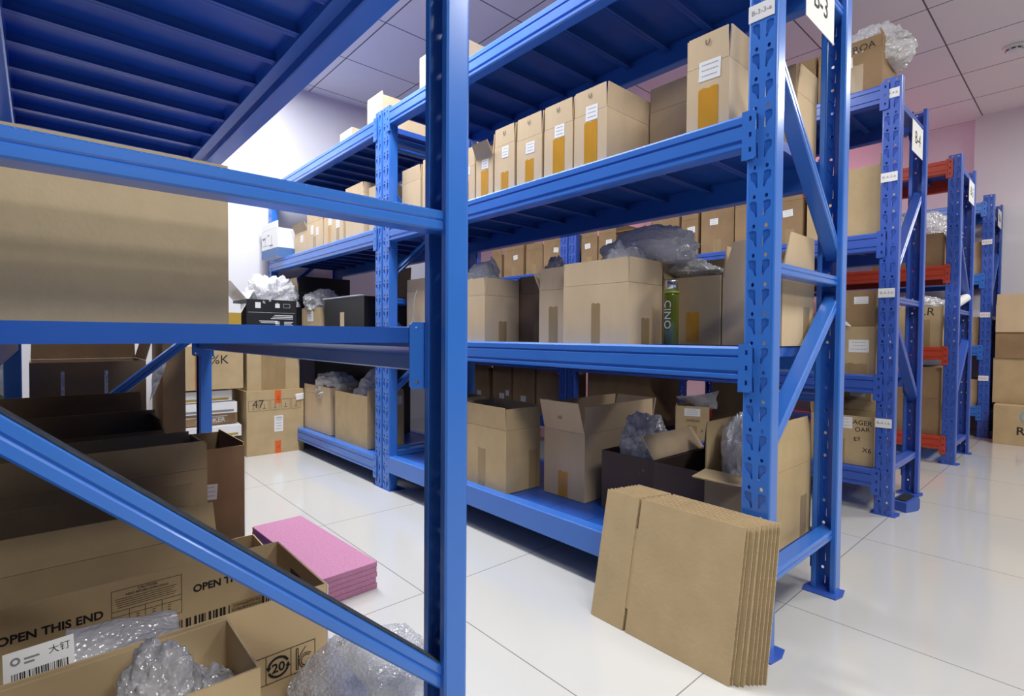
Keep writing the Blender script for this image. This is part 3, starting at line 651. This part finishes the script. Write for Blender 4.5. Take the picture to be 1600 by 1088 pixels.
for i, (y, b, h, l) in enumerate(gc):
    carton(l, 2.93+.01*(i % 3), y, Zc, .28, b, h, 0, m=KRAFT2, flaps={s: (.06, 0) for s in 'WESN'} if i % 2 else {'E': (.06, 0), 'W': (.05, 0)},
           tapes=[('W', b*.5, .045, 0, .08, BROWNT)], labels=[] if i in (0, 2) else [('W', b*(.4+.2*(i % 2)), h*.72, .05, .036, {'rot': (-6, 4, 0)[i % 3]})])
carton('brown carton with dark flaps splayed open in the dim third shelf row', 2.95, 1.945, Zc, .26, .25, .17, 0, m=KRAFT2, flaps={'W': (.07, 55), 'E': (.08, 0), 'N': (.07, 40), 'S': (.08, 0)}, labels=[('W', .10, .12, .06, .05)])
carton('wide plain carton at the near end of the third shelf of the B-4 rack', 2.945, .700, Zc, .34, .315, .33, 0, m=KRAFT3, flaps={'S': (.05, 0)})
carton('carton with a handwritten scrawl and bubble wrap on the top shelf of the B-4 rack', 2.93, .700, 1.985, .30, .27, .20, 0, m=KRAFT2, flaps={'W': (.055, 0), 'S': (.085, 2, -18), 'N': (.05, 5), 'E': (.07, 0)},
       labels=[('W', .10, .16, .10, .05, {'rot': 3})], texts=[('W', .17, .215, 'AFROA', .045, INK, 3)], tapes=[('W', .17, .05, 0, .14, BROWNT)])
sheet('bubble_wrap', 'bubble wrap draped over the scrawled carton on the top shelf of the B-4 rack', 'bubble wrap', [(3.02, .93, 2.24), (3.0, .64, 2.27), (3.16, .60, 2.19), (3.16, .90, 2.30)], 41, POLY, .05, 16)
crumple('bubble_wrap', 'bubble wrap bulging from the scrawled carton on the top shelf of the B-4 rack', 'bubble wrap', (3.08, .80, 2.14), (.10, .13, .12), 42, POLY)
carton('carton with an amber patch beside the scrawled one, B-4 top shelf', 2.94, .985, 1.985, .28, .20, .20, 0, m=KRAFT2, flaps={'W': (.055, 0), 'S': (.06, 0)}, labels=[('W', .06, .20, .09, .05, {'rot': 5})], tapes=[('W', .16, .05, 0, .14, AMBER)])
# second shelf of B-4
carton('carton with one white label near the end of the B-4 second shelf', 2.935, .700, .647, .30, .22, .225, 0, m=KRAFT3, labels=[('W', .15, .135, .085, .06)], tapes=[('W', .14, .09, 0, .05, BROWNT)], closed=True)
carton('dark taped carton stacked on the one-label carton, B-4 second shelf', 2.94, .705, .877, .28, .21, .17, 0, m=KRAFT2, labels=[('W', .15, .125, .06, .035)], tapes=[('W', .06, .07, .09, .16, BROWNT)], closed=True)
sheet('plastic_bag', 'torn white plastic hanging between the two cartons on the second shelf of the B-4 rack', 'plastic bag', [(2.92, .92, .90), (2.915, .80, .875), (2.925, .82, .90), (2.93, .93, .95)], 44, POLY, .02, 8)
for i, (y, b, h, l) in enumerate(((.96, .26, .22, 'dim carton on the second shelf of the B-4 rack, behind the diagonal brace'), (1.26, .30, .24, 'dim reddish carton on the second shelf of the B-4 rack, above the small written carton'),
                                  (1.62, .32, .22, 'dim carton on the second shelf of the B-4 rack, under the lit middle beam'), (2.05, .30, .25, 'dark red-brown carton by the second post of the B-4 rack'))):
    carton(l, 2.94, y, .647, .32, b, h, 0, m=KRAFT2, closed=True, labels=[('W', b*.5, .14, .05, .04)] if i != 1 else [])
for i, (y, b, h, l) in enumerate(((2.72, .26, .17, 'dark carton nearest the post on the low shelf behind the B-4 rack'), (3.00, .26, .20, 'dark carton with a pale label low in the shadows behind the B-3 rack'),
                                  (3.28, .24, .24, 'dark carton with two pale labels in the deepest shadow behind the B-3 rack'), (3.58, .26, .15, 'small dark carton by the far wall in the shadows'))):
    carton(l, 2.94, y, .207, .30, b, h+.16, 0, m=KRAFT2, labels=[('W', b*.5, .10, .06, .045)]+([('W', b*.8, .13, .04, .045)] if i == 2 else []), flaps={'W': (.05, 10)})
crumple('plastic_bag', 'pale plastic bag slumped on the low shelf near the far wall', 'plastic bag', (3.1, 3.98, .207), (.14, .15, .30), 45, POLY)
# bottom shelf of B-4
c = carton('small written carton with plastic sticking out, alone on the bottom shelf', 2.80+.13, 1.52, .207, .15, .19, .20, 28, m=KRAFT3, labels=[('W', .095, .165, .09, .045)], tapes=[('W', .095, .055, 0, .085, BROWNT)],
           texts=[('W', .10, .115, 'OMEGA', .022, BROWNINK), ('W', .04, .06, '\u00ab', .035, BROWNINK), ('W', .15, .06, '\u00bb', .035, BROWNINK)])
sheet('plastic_bag', 'grey plastic bag poking out of the small written carton', 'plastic bag', [(2.97, 1.68, .39), (3.02, 1.52, .39), (2.98, 1.50, .50), (2.94, 1.74, .45)], 47, BUBBLE, .04, 12)
carton('large dark carton left of the small written carton on the B-4 bottom shelf', 2.96, 1.95, .207, .36, .52, .36, 0, m=KRAFT2, flaps={'S': (.08, 10)})
carton('brown carton behind the small written carton on the bottom shelf of the B-4 rack', 3.16, 1.28, .207, .26, .34, .34, 0, m=KRAFT2, closed=True)
carton('open carton with handwritten black letters on the bottom shelf of the B-4 rack', 2.925, .700, .209, .26, .27, .235, 0, m=KRAFT3, flaps={'E': (.05, 8), 'N': (.05, 10)}, labels=[('W', .14, .20, .085, .055)],
       texts=[('W', .225, .205, 'AGER', .032, INK, -3), ('W', .225, .172, 'OAR', .030, INK, 4), ('W', .205, .125, 'EY', .028, INK, 8), ('W', .245, .075, 'X6', .032, INK, -4)], tapes=[('W', .13, .045, 0, .12, BROWNT)])
carton('carton with a bright tape patch behind the handwritten carton, B-4 bottom shelf', 3.20, .78, .209, .20, .26, .37, 0, m=KRAFT3, flaps={'W': (.02, 0)}, tapes=[('W', .13, .04, .26, .32, AMBER)], labels=[('W', .20, .33, .07, .05)])

# --- rack with red beams
Zd = [.18, .766, 1.30]
carton('brown carton with bubble wrap on the third shelf of the red-beamed rack', 4.44, .69, Zd[2], .32, .40, .20, 0, m=KRAFT2, flaps={'W': (.02, 0)})
crumple('bubble_wrap', 'bubble wrap lying on the brown carton of the red-beamed rack', 'bubble wrap', (4.60, .88, 1.47), (.13, .17, .13), 51, POLY)
carton('carton with the handwritten letters FLR on the second shelf of the red-beamed rack', 4.44, .69, Zd[1], .30, .34, .27, 0, m=KRAFT3, texts=[('W', .24, .235, 'FLR', .075, INK, -4)], tapes=[('W', .25, .05, 0, .18, BROWNT)])
crumple('bubble_wrap', 'bubble wrap on the carton lettered FLR', 'bubble wrap', (4.58, .87, 1.0), (.11, .15, .07), 52, POLY)
carton('lower carton of the two stacked on the bottom shelf of the red-beamed rack', 4.44, .69, Zd[0], .34, .38, .235, 0, m=KRAFT2, closed=True, tapes=[('W', .25, .06, .0, .12, BROWNT)])
carton('upper carton of the two stacked on the bottom shelf of the red-beamed rack', 4.44, .69, .420, .34, .38, .205, 0, m=KRAFT2, closed=True, tapes=[('W', .25, .06, .05, .17, BROWNT)])
carton('pale carton on the third shelf of the rack beside the right wall', 5.86, .67, 1.36, .30, .30, .27, 0, m=KRAFT3)
carton('pale carton on the second shelf of the rack beside the right wall', 5.86, .67, .766, .30, .30, .24, 0, m=KRAFT3)
carton('pale carton on the bottom shelf of the rack beside the right wall', 5.86, .67, .26, .30, .30, .22, 0, m=KRAFT3)
t = thing('rolled_paper', 'white paper roll stuck in the end frame of the red-beamed rack', 'paper roll', (4.82, .66, 1.08))
o = lathe('roll', [(.028, -.08), (.030, -.078), (.030, .078), (.028, .08)], PAPER, t, 20); o.rotation_euler = (R(20), R(62), 0)
o2 = lathe('roll_core', [(.012, -.081), (.012, .081)], GREYINK, t, 16); o2.rotation_euler = (R(20), R(62), 0)

# --- stack against the right wall
XR = 5.78
carton('large carton at the bottom of the stack by the right wall', XR+.02, .05, 0, .40, .50, .30, 0, m=KRAFT2, closed=True)
c = carton('bulging carton with a blue ring logo in front of the stack by the right wall', 5.60, -.02, 0, .17, .56, .30, 2, m=KRAFT3, closed=True, texts=[('W', .195, .112, 'Ran', .085, INK, 0, .0014)])
bm = bmesh.new(); F = fmat('W', .17, .56)
prev = None
for i in range(37):
    a = 2*math.pi*i/36; pin = [F @ Vector((.200+r*math.cos(a), .225+r*math.sin(a), .0008)) for r in (.042, .050)]
    cur = [bm.verts.new(p) for p in pin]
    if prev: bm.faces.new((prev[0], prev[1], cur[1], cur[0]))
    prev = cur
finish(bm, 'ring_logo', mat('sky_blue_print', (.10, .36, .62), .5), c)
carton('second carton from the bottom of the stack by the right wall', XR+.02, .04, .304, .40, .53, .36, 0, m=KRAFT3, closed=True)
carton('third carton from the bottom of the right wall stack, with a tape patch', XR+.01, .05, .668, .40, .51, .205, 0, m=KRAFT2, closed=True, tapes=[('W', .24, .06, .03, .11, BROWNT)])
carton('open topmost carton with frayed amber tape on the stack by the right wall', XR, .05, .877, .40, .51, .225, 0, m=KRAFT, flaps={'W': (.08, 3), 'E': (.08, 0)}, tapes=[('W', .26, .065, .01, .11, AMBER), ('W', .31, .03, .012, .10, AMBER, .008)])

# --- tape roll and dust cap on the floor by the B-4 post
t = thing('tape_dispenser', 'small dark blue plastic tape dispenser on the floor at the foot of the B-4 rack', 'tape dispenser', (3.02, .585, 0), R(-20))
bm = bmesh.new(); extrude(bm, [(0, 0), (.085, 0), (.10, .012), (.10, .055), (.085, .068), (.0, .045)], 'y', 0, .07); finish(bm, 'holder', VBLUE, t)
bm = bmesh.new(); extrude(bm, [(.010, .047), (.080, .0675), (.078, .072), (.012, .052)], 'y', .012, .058); finish(bm, 'dark_top', HOLE, t)
bm = bmesh.new()
for i in range(6): abox(bm, .101, .104, .006+i*.0105, .010+i*.0105, .052, .060)
finish(bm, 'cutter_teeth', CHROME, t)

# --- flattened cartons leaning on the near post
LEAN = R(11.5); PHs, PWs = .365, .425
for i in range(10):
    rr = random.Random(i+3); hz = .0035*i; lbl = ('front flattened carton of the leaning stack, facing the aisle', 'second flattened carton from the front of the leaning stack', 'third flattened carton from the front of the leaning stack',
      'fourth flattened carton from the front of the leaning stack', 'fifth flattened carton from the front of the leaning stack', 'sixth flattened carton from the front, middle of the leaning stack',
      'fourth flattened carton from the back of the leaning stack', 'third flattened carton from the back of the leaning stack', 'second flattened carton from the back of the leaning stack', 'rearmost flattened carton, touching the rack post')[i]
    bm = bmesh.new(); sl = .118; hgt = PHs+.0022*i*.5; g = .0048
    wv = PWs*(1+rr.uniform(-.012, .008)); t1 = .0034
    # front ply: two panels with slots above and below the crease; back ply: one panel
    def P(y0, y1, z0, z1, x0, x1):
        abox(bm, x0, x1, -y1, -y0, z0, z1)
    P(0, sl-g, 0, hgt, 0, t1); P(sl+g, wv, 0, hgt, 0, t1); P(sl-g, sl+g, .06, hgt-.085, .0016, t1)
    P(.002, sl-g, .001, hgt-.001, t1+.0006, 2*t1+.0006); P(sl+g, wv-.006, .001, hgt-.001, t1+.0006, 2*t1+.0006); P(sl-g, sl+g, .085, hgt-.085, t1+.001, 2*t1)
    P(wv-.003, wv, .06, hgt-.06, t1, t1+.0008)
    o = finish(bm, 'flattened_carton', KRAFT3); o.data.materials.append(FLUTE)
    for p_ in o.data.polygons:
        if abs(p_.normal.x) < .5: p_.material_index = 1
    x = 1.203+i*.0095; yo = .985-i*.006-rr.uniform(0, .004)
    o.matrix_world = Matrix.Translation((x, yo, .001)) @ Matrix.Rotation(R(-1.2-.9*i*.25), 4, 'Z') @ Matrix.Rotation(LEAN-R(.25*i), 4, 'Y')
    tag(o, lbl, 'cardboard', 'flattened cartons leaning in a stack against the perforated near post')

# --- pink foam sheets
t5 = ['bottom pink foam sheet of the block on the floor', 'second pink foam sheet from the bottom of the block', 'middle pink foam sheet of the block on the floor', 'second pink foam sheet from the top of the block', 'top pink foam sheet of the block on the floor']
for i in range(5):
    rr = random.Random(i); bm = bmesh.new(); abox(bm, 0, .185, 0, .60, 0, .0172, .003)
    o = finish(bm, 'foam_sheet', PINK, loc=(.622+rr.uniform(-.002, .002), 1.535+rr.uniform(-.003, .003), .0005+i*.0176), rz=R(2.5+rr.uniform(-.3, .3)))
    tag(o, t5[i], 'foam sheet', 'pink foam sheets stacked on the floor')
t = thing('loose_shelf_beam', 'spare dark blue shelf beam lying on the floor left of the pink foam', 'beam', (.475, .95, .0))
o = link('beam_body', beam_mesh(1.16, VBLUE, True), t, mtx=Matrix.Translation((.0, 0, .001)) @ Matrix.Rotation(R(-4), 4, 'Z') @ Matrix.Scale(.5, 4, (0, 0, 1)))

# --- on the nearest rack's second shelf
carton('huge plain tan carton standing on the nearest shelf at the left edge of the view', -.055, .925, .835, .28, .32, .246, 0, m=mat('smooth_tan_board', (.50, .40, .255), .8, spec=.2, noise_amt=.04, nscale=30, bump=.12, bscale=120), closed=True)

# --- cartons standing on the floor under the nearest shelf
c = carton('long open carton printed OPEN THIS END on its inside wall, lower left foreground', -.16, 1.06, .002, .60, .30, .30, 0, m=mat('printed_kraft_board', (.58, .43, .24), .75, noise_amt=.05, nscale=9),
    texts=[('S', .5025, .1645, '20', .025, INK, 0, .0006)])
E3 = PR = lambda s, t, d=0: None
I0 = frame((0, .30-T-.0006, 0), (1, 0, 0), (0, 0, 1), (0, -1, 0))       # inside of the far wall, seen from the front
for (st, s, t_, sz) in (('OPEN THIS END', .174, .238, .023), ('OPEN THIS END', .493, .239, .023)):
    letters(st, sz, INK, c, I0 @ Matrix.Translation((s, t_, 0)), bold=.0007, width=.158)
def pr(name, rects, m=INK, mt=None, z=0):
    bm = bmesh.new(); bars(bm, rects, z); return finish(bm, name, m, c, mtx=mt)
L_ = .266; Rr = .391; Tp = .281; Bt = .195; lw = .0008
rs = [(L_, Bt, L_+lw, Tp), (Rr, Bt, Rr+lw, Tp), (L_, Tp-lw, Rr, Tp), (L_, Bt, Rr, Bt+lw), (L_, .236, Rr, .236+lw), (L_, .225, Rr, .225+lw)]
rs += [(x, Bt, x+lw, .236) for x in (L_+.030, L_+.058, L_+.088)]
for k in range(5): rs += [(L_+.006+.001*k, (.261-k*.0045), L_+.116-.004*(k % 3), .2618-k*.0045)]
for gx in (.012, .042, .071, .099):
    for k in range(5): rs.append((L_+gx, .220-k*.005, L_+gx+.006, .2212-k*.005))
pr('caution_table', rs, INK, I0)
letters('CAUTION', .0078, INK, c, I0 @ Matrix.Translation(((L_+Rr)/2, .2755, .0003)))
letters('READ BEFORE UNPACKING', .0062, INK, c, I0 @ Matrix.Translation(((L_+Rr)/2, .2680, .0003)))
rr = random.Random(4); bx = []; x = .360
while x < .575:
    ww = rr.choice((.0015, .003, .005, .0025)); bx.append((x, .140, x+ww, .178)); x += ww+rr.choice((.002, .004, .0065))
pr('barcode', bx, INK, I0)
bm = bmesh.new(); bars(bm, [(.492, .148, .560, .181)]); finish(bm, 'inspection_sticker', mat('tan_sticker', (.40, .28, .14), .6), c, mtx=I0 @ Matrix.Translation((0, 0, .0004)))
for k, st in enumerate(('INSPECT CONTENT', 'OF PACKAGE PRIOR', 'TO ACCEPTANCE')):
    letters(st, .0074, INK, c, I0 @ Matrix.Translation((.526, .155+k*.0095, .001)) @ Matrix.Rotation(math.pi, 4, 'Z'))
# inside of the right end wall: grey panel print
I1 = frame((.60-T-.0006, .30, 0), (0, -1, 0), (0, 0, 1), (-1, 0, 0))
pr('end_wall_print', [(.10, .235, .16, .238), (.10, .240, .16, .243), (.10, .245, .16, .248), (.10, .250, .16, .253), (.10, .256, .16, .268)]+[(.05+.01*k, .16, .053+.01*k, .16+.05+.01*(k % 3)) for k in range(11)], BROWNINK, I1)
# KC mark, circular arrows and frames on the outer front
S0 = fmat('S', .60, .30) @ Matrix.Translation((0, 0, .0005))
x0, x1, x2, y0_, y1_ = .479, .526, .574, .139, .194
pr('mark_frame', [(x0, y0_, x2, y0_+.0012), (x0, y1_, x2, y1_+.0012), (x0, y0_, x0+.0012, y1_), (x1, y0_, x1+.0012, y1_), (x2, y0_, x2+.0012, y1_+.0012), (.430, y0_, x0, y0_+.0012), (.430, y1_, x0, y1_+.0012)], INK, S0)
bm = bmesh.new()
for s0_, s1_ in ((20, 165), (200, 345)):
    prev = None
    for i in range(15):
        a = R(s0_+(s1_-s0_)*i/14); cur = [bm.verts.new((.5025+r*math.cos(a), .1665+r*math.sin(a), .0004)) for r in (.0165, .0212)]
        if prev: bm.faces.new((prev[0], prev[1], cur[1], cur[0]))
        prev = cur
    a = R(s1_); d = R(s1_+28)
    bm.faces.new([bm.verts.new((.5025+r*math.cos(q), .1665+r*math.sin(q), .0004)) for r, q in ((.0135, a), (.0240, a), (.019, d))])
finish(bm, 'recycle_arrows', INK, c, mtx=S0)
letters('S', .036, INK, c, S0 @ Matrix.Translation((.462, .166, .0003)))
bm = bmesh.new()          # K and C drawn as one interlocked outline mark
def band(p, q_, wd=.0018):
    p, q_ = Vector((*p, .0004)), Vector((*q_, .0004)); d = (q_-p).normalized(); n = Vector((-d.y, d.x, 0))*wd/2
    bm.faces.new([bm.verts.new(v) for v in (p-n, q_-n, q_+n, p+n)])
for dx in (0, .0035): band((.537+dx, .146), (.537+dx, .188))
band((.537, .188), (.5405, .188)); band((.537, .146), (.5405, .146)); band((.5405, .168), (.556, .187)); band((.5405, .163), (.5425, .166))
for rad in (.0105, .0145):
    for k in range(14):
        a, b_ = R(50+k*19), R(50+(k+1)*19); band((.557+rad*math.cos(a), .159+rad*math.sin(a)), (.557+rad*math.cos(b_), .159+rad*math.sin(b_)))
finish(bm, 'certification_mark', INK, c, mtx=S0)
bm = bmesh.new(); abox(bm, .6005, .6025, -.001, .05, .002, .298); finish(bm, 'white_liner_edge', WHITEP, c)
c = carton('open tan carton closest to the camera, in front of the printed one', -.20, .862, .002, .452, .190, .298, 0, m=MATS['printed_kraft_board'])
crumple('bubble_wrap', 'torn piece of bubble wrap sticking up inside the carton closest to the camera', 'bubble wrap', (.13, .94, .215), (.045, .045, .075), 61, POLY)
crumple('bubble_wrap', 'flat wad of bubble wrap in the bottom of the carton closest to the camera', 'bubble wrap', (.19, .97, .16), (.05, .06, .06), 62, POLY)
sheet('bubble_wrap', 'strip of bubble wrap lying along the printed carton behind the closest one', 'bubble wrap', [(.030, 1.11, .275), (.195, 1.11, .275), (.195, 1.24, .255), (.030, 1.24, .275)], 63, POLY, .014, 18)
t = thing('barcode_label', 'white barcode label with handwriting inside the printed carton', 'label', (.022, 1.105, .270))
t.matrix_world = frame((-.004, 1.105, .298), (1, .05, .02), (0, .35, .94), (0, -.94, .35))
bm = bmesh.new(); abox(bm, -.042, .042, -.028, .028, 0, .0008); p = finish(bm, 'paper', PAPER, t)
rr = random.Random(9); bx = []; x = -.033
while x < .033:
    ww = rr.choice((.0006, .0012, .002)); bx.append((x, -.022, x+ww, -.004)); x += ww+rr.choice((.0008, .0016))
bm = bmesh.new(); bars(bm, bx, .0008); finish(bm, 'barcode', INK, p)
letters('\u5927\u9489', .0135, INK, p, Matrix.Translation((.024, .014, .001)))
bm = bmesh.new(); bars(bm, [(-.018, .012, .0, .015), (-.018, .006, -.006, .009)], .0008); finish(bm, 'print', GREYINK, p)
bm = bmesh.new(); prev = None
for i in range(17):
    a = 2*math.pi*i/16; cur = [bm.verts.new((-.028+r*math.cos(a), .013+r*math.sin(a), .001)) for r in (.003, .006)]
    if prev: bm.faces.new((prev[0], prev[1], cur[1], cur[0]))
    prev = cur
finish(bm, 'ring_logo', GREYINK, p)
crumple('bubble_wrap', 'large grey bubble wrap bundle on the floor below the diagonal brace', 'bubble wrap', (.475, .985, .0), (.135, .115, .125), 64, BUBBLE, sub=5, rough=.25)
# more open cartons behind (R, S, T, U, V)
carton('open tan carton behind the printed one with its front flap leaning back', -.20, 1.50, .002, .535, .26, .31, 0, m=KRAFT3, flaps={'S': (.075, -14), 'N': (.07, 0)})
carton('wide open brown carton third from the front under the nearest shelf', -.20, 1.83, .002, .585, .22, .40, 1, m=KRAFT3, flaps={'S': (.085, -4), 'N': (.085, 2), 'E': (.075, 0)})
carton('open brown carton fourth from the front with a ribbed back wall', -.12, 2.10, .002, .44, .18, .45, 1, m=KRAFT2, flaps={'N': (.09, 0), 'E': (.08, -12), 'S': (.04, -6)})
carton('brown carton fifth from the front, only its upper edge showing', -.12, 2.32, .002, .42, .16, .50, 1, m=KRAFT2, flaps={'N': (.09, 0)})
c = carton('tall open brown carton with a small white label, rightmost of the floor cartons', .345, 2.085, .002, .212, .36, .41, 0, m=KRAFT2, flaps={'E': (.01, 0)}, labels=[('S', .096, .258, .052, .055, {'rot': -4})])
carton('low open carton on the floor beside the tall labelled carton', .395, 1.80, .0, .165, .22, .10, -2, m=KRAFT3, flaps={'S': (.06, 60)})
carton('large dark open carton beyond the far frame of the nearest rack', -.03, 2.80, .30, .38, .34, .40, 0, m=KRAFT2, flaps={'E': (.10, 15), 'N': (.13, -4)}, tapes=[('S', .10, .012, .05, .36, POLY), ('S', .24, .012, .05, .36, POLY)])
carton('brown carton under the large dark open one beyond the far frame', -.05, 2.80, .0, .42, .36, .297, 0, m=KRAFT2, closed=True)
sheet('plastic_bag', 'torn white plastic hanging on the right corner of the large dark open carton', 'plastic bag', [(.37, 2.785, .70), (.36, 2.785, .52), (.40, 2.785, .60), (.43, 2.785, .72)], 65, POLY, .02, 12)
sheet('plastic_bag', 'crumpled white plastic sheet beside the far left post of the nearest rack', 'plastic bag', [(-.06, 2.83, .84), (-.09, 2.83, .56), (-.22, 2.85, .66), (-.20, 2.85, .78)], 66, POLY, .03, 12)
carton('tall brown board panel carton right of the large dark carton', .42, 2.86, .0, .09, .30, .78, 0, m=KRAFT2)
# far corner pile
c = carton('lower of two stacked shipping cartons by the far wall, with orange tape', 1.020, 3.765, 0, .375, .42, .432, 0, m=KRAFT3, closed=True,
    tapes=[('S', .20, .040, .345, .434, ORANGE), ('S', .20, .040, .0, .085, ORANGE)], labels=[('S', .205, .205, .058, .110, {'n': 5})],
    texts=[('S', .072, .345, '47', .075, BROWNINK), ('S', .203, .385, '//', .03, INK), ('S', .203, .04, '//', .03, INK), ('S', .207, .245, '0727', .02, INK, 180)])
F = fmat('S', .375, .42)
for k in range(5):
    bm = bmesh.new(); x = .012+k*.07
    bars(bm, [(x, .30, x+.060, .3015), (x, .37, x+.060, .3715), (x, .30, x+.0015, .37), (x+.0585, .30, x+.06, .37), (x+.02, .315, x+.04, .318), (x+.028, .318, x+.031, .345)])
    finish(bm, 'handling_symbol', BROWNINK, c, mtx=F @ Matrix.Translation((0, 0, .0004)))
sheet('torn_label', 'torn white label hanging on the right corner of the lower shipping carton', 'label', [(1.335, 3.758, .40), (1.395, 3.758, .405), (1.395, 3.758, .36), (1.34, 3.758, .355)], 67, PAPER, .004, 6)
carton('upper of the two stacked shipping cartons by the far wall, covered in clear tape', 1.030, 3.79, .437, .345, .38, .30, 0, m=KRAFT3, closed=True, tapes=[('S', .17, .16, .0, .30, BROWNT)])
c = carton('black box with white print on top of the two stacked shipping cartons', 1.040, 3.83, .742, .33, .33, .315, 0, m=BLACKC, flaps={'W': (.15, 40)}, fm=WHITEP,
    texts=[('S', .215, .10, 'MADE WITH CARE', .018, WHITEINK), ('S', .19, .155, 'HIGH QUALITY PARTS', .016, WHITEINK)][:0])
F = fmat('S', .33, .33) @ Matrix.Translation((0, 0, .0004))
bm = bmesh.new(); rr = random.Random(2)
bars(bm, [(.055, .255, .09, .295), (.185, .260, .215, .290)]); pl = finish(bm, 'white_square', WHITEINK, c, mtx=F)
bm = bmesh.new(); rs = [(.24, .262, .285, .2635), (.24, .288, .285, .2895), (.24, .262, .2415, .2895), (.2835, .262, .285, .2895), (.01, .225, .32, .2265), (.01, .10, .32, .1015)]
for k in range(3): rs.append((.18-.012*k, .205-k*.011, .305, .210-k*.011))
for k in range(2): rs.append((.08+.01*k, .165-k*.011, .20, .170-k*.011))
for k in range(5): rs += [(.185, .160-k*.011, .215, .165-k*.011), (.245, .160-k*.011, .305-.01*(k % 2), .165-k*.011)]
bars(bm, rs); finish(bm, 'white_print', WHITEINK, c, mtx=F)
crumple('packing_paper', 'white packing paper heaped on the black box', 'packing paper', (1.23, 3.97, 1.02), (.12, .11, .12), 71, POLY, rough=.5)
carton('open printed carton with a white flap left of the black box', .80, 3.84, .74, .21, .30, .22, 0, m=YELLOW, fm=WHITEP, flaps={'S': (.06, 0), 'E': (.18, 28), 'N': (.12, 0)})
carton('carton with orange tape and black scrawl beneath the open printed carton', .62, 3.80, .46, .39, .34, .275, 0, m=KRAFT3, closed=True, tapes=[('S', .14, .06, .0, .27, mat('dull_orange_tape', (.42, .16, .02), .4))], texts=[('S', .25, .19, '%K', .08, INK)])
whl = ['lowest white and mustard flat box in the far corner pile', 'second white and mustard flat box from the floor in the far corner', 'third flat box of the far corner pile, tilted', 'fourth flat box of the far corner pile with white letters', 'fifth flat box of the far corner pile, under plastic', 'topmost flat white box of the far corner pile']
for i, l in enumerate(whl):
    rr = random.Random(i+20); mm = (WHITEP, YELLOW, WHITEP, KRAFT2, WHITEP, WHITEP)[i]
    c = carton(l, .60+rr.uniform(-.03, .03), 3.80+rr.uniform(-.02, .03), .002+i*.075, .36, .30, .066, rr.uniform(-5, 5), m=mm, closed=True, group='flat boxes piled in the far corner')
    bm = bmesh.new(); bars(bm, [(.02, .008, .34, .022)] if i != 3 else [(.02, .05, .3, .055)]); finish(bm, 'printed_band', (YELLOW, WHITEP, YELLOW, WHITEINK, GREYINK, YELLOW)[i], c, mtx=fmat('S', .36, .30) @ Matrix.Translation((0, 0, .0006)))
    if i == 3: letters('COOKER', .042, WHITEINK, c, fmat('S', .36, .30) @ Matrix.Translation((.2, .028, .0008)), bold=.0006)
t = thing('waste_bin', 'green plastic bin at the far left behind the nearest rack', 'bin', (-.20, 3.3, 0))
lathe('bin_body', [(.09, 0), (.12, .62), (.125, .63), (.125, .66)], GREEN, t); lathe('bin_lid', [(.13, .66), (.13, .69), (.11, .72), (.03, .74)], GREEN, t)
carton('light carton on the floor in front of the green bin', -.42, 2.86, 0, .24, .28, .55, 5, m=KRAFT3, flaps={'E': (.08, 60)})
# --- ceiling smoke detector
t = thing('smoke_detector', 'round white smoke detector on the ceiling at the upper right', 'smoke detector', (5.06, .435, CEIL))
lathe('mounting_base', [(.060, 0), (.060, -.012), (.052, -.018)], WHITEP, t); lathe('sensor_head', [(.046, -.016), (.042, -.034), (.028, -.044), (.01, -.046)], WHITEP, t)
bm = bmesh.new()
for k in range(8):
    a = k*math.pi/4; m_ = Matrix.Rotation(a, 4, 'Z'); vs_ = []
    b0 = len(bm.verts); abox(bm, .040, .0455, -.010, .010, -.031, -.024); bm.verts.ensure_lookup_table()
    for v in bm.verts[b0:]: v.co = m_ @ v.co
finish(bm, 'vent_slot', HOLE, t)
bpy.context.view_layer.update()
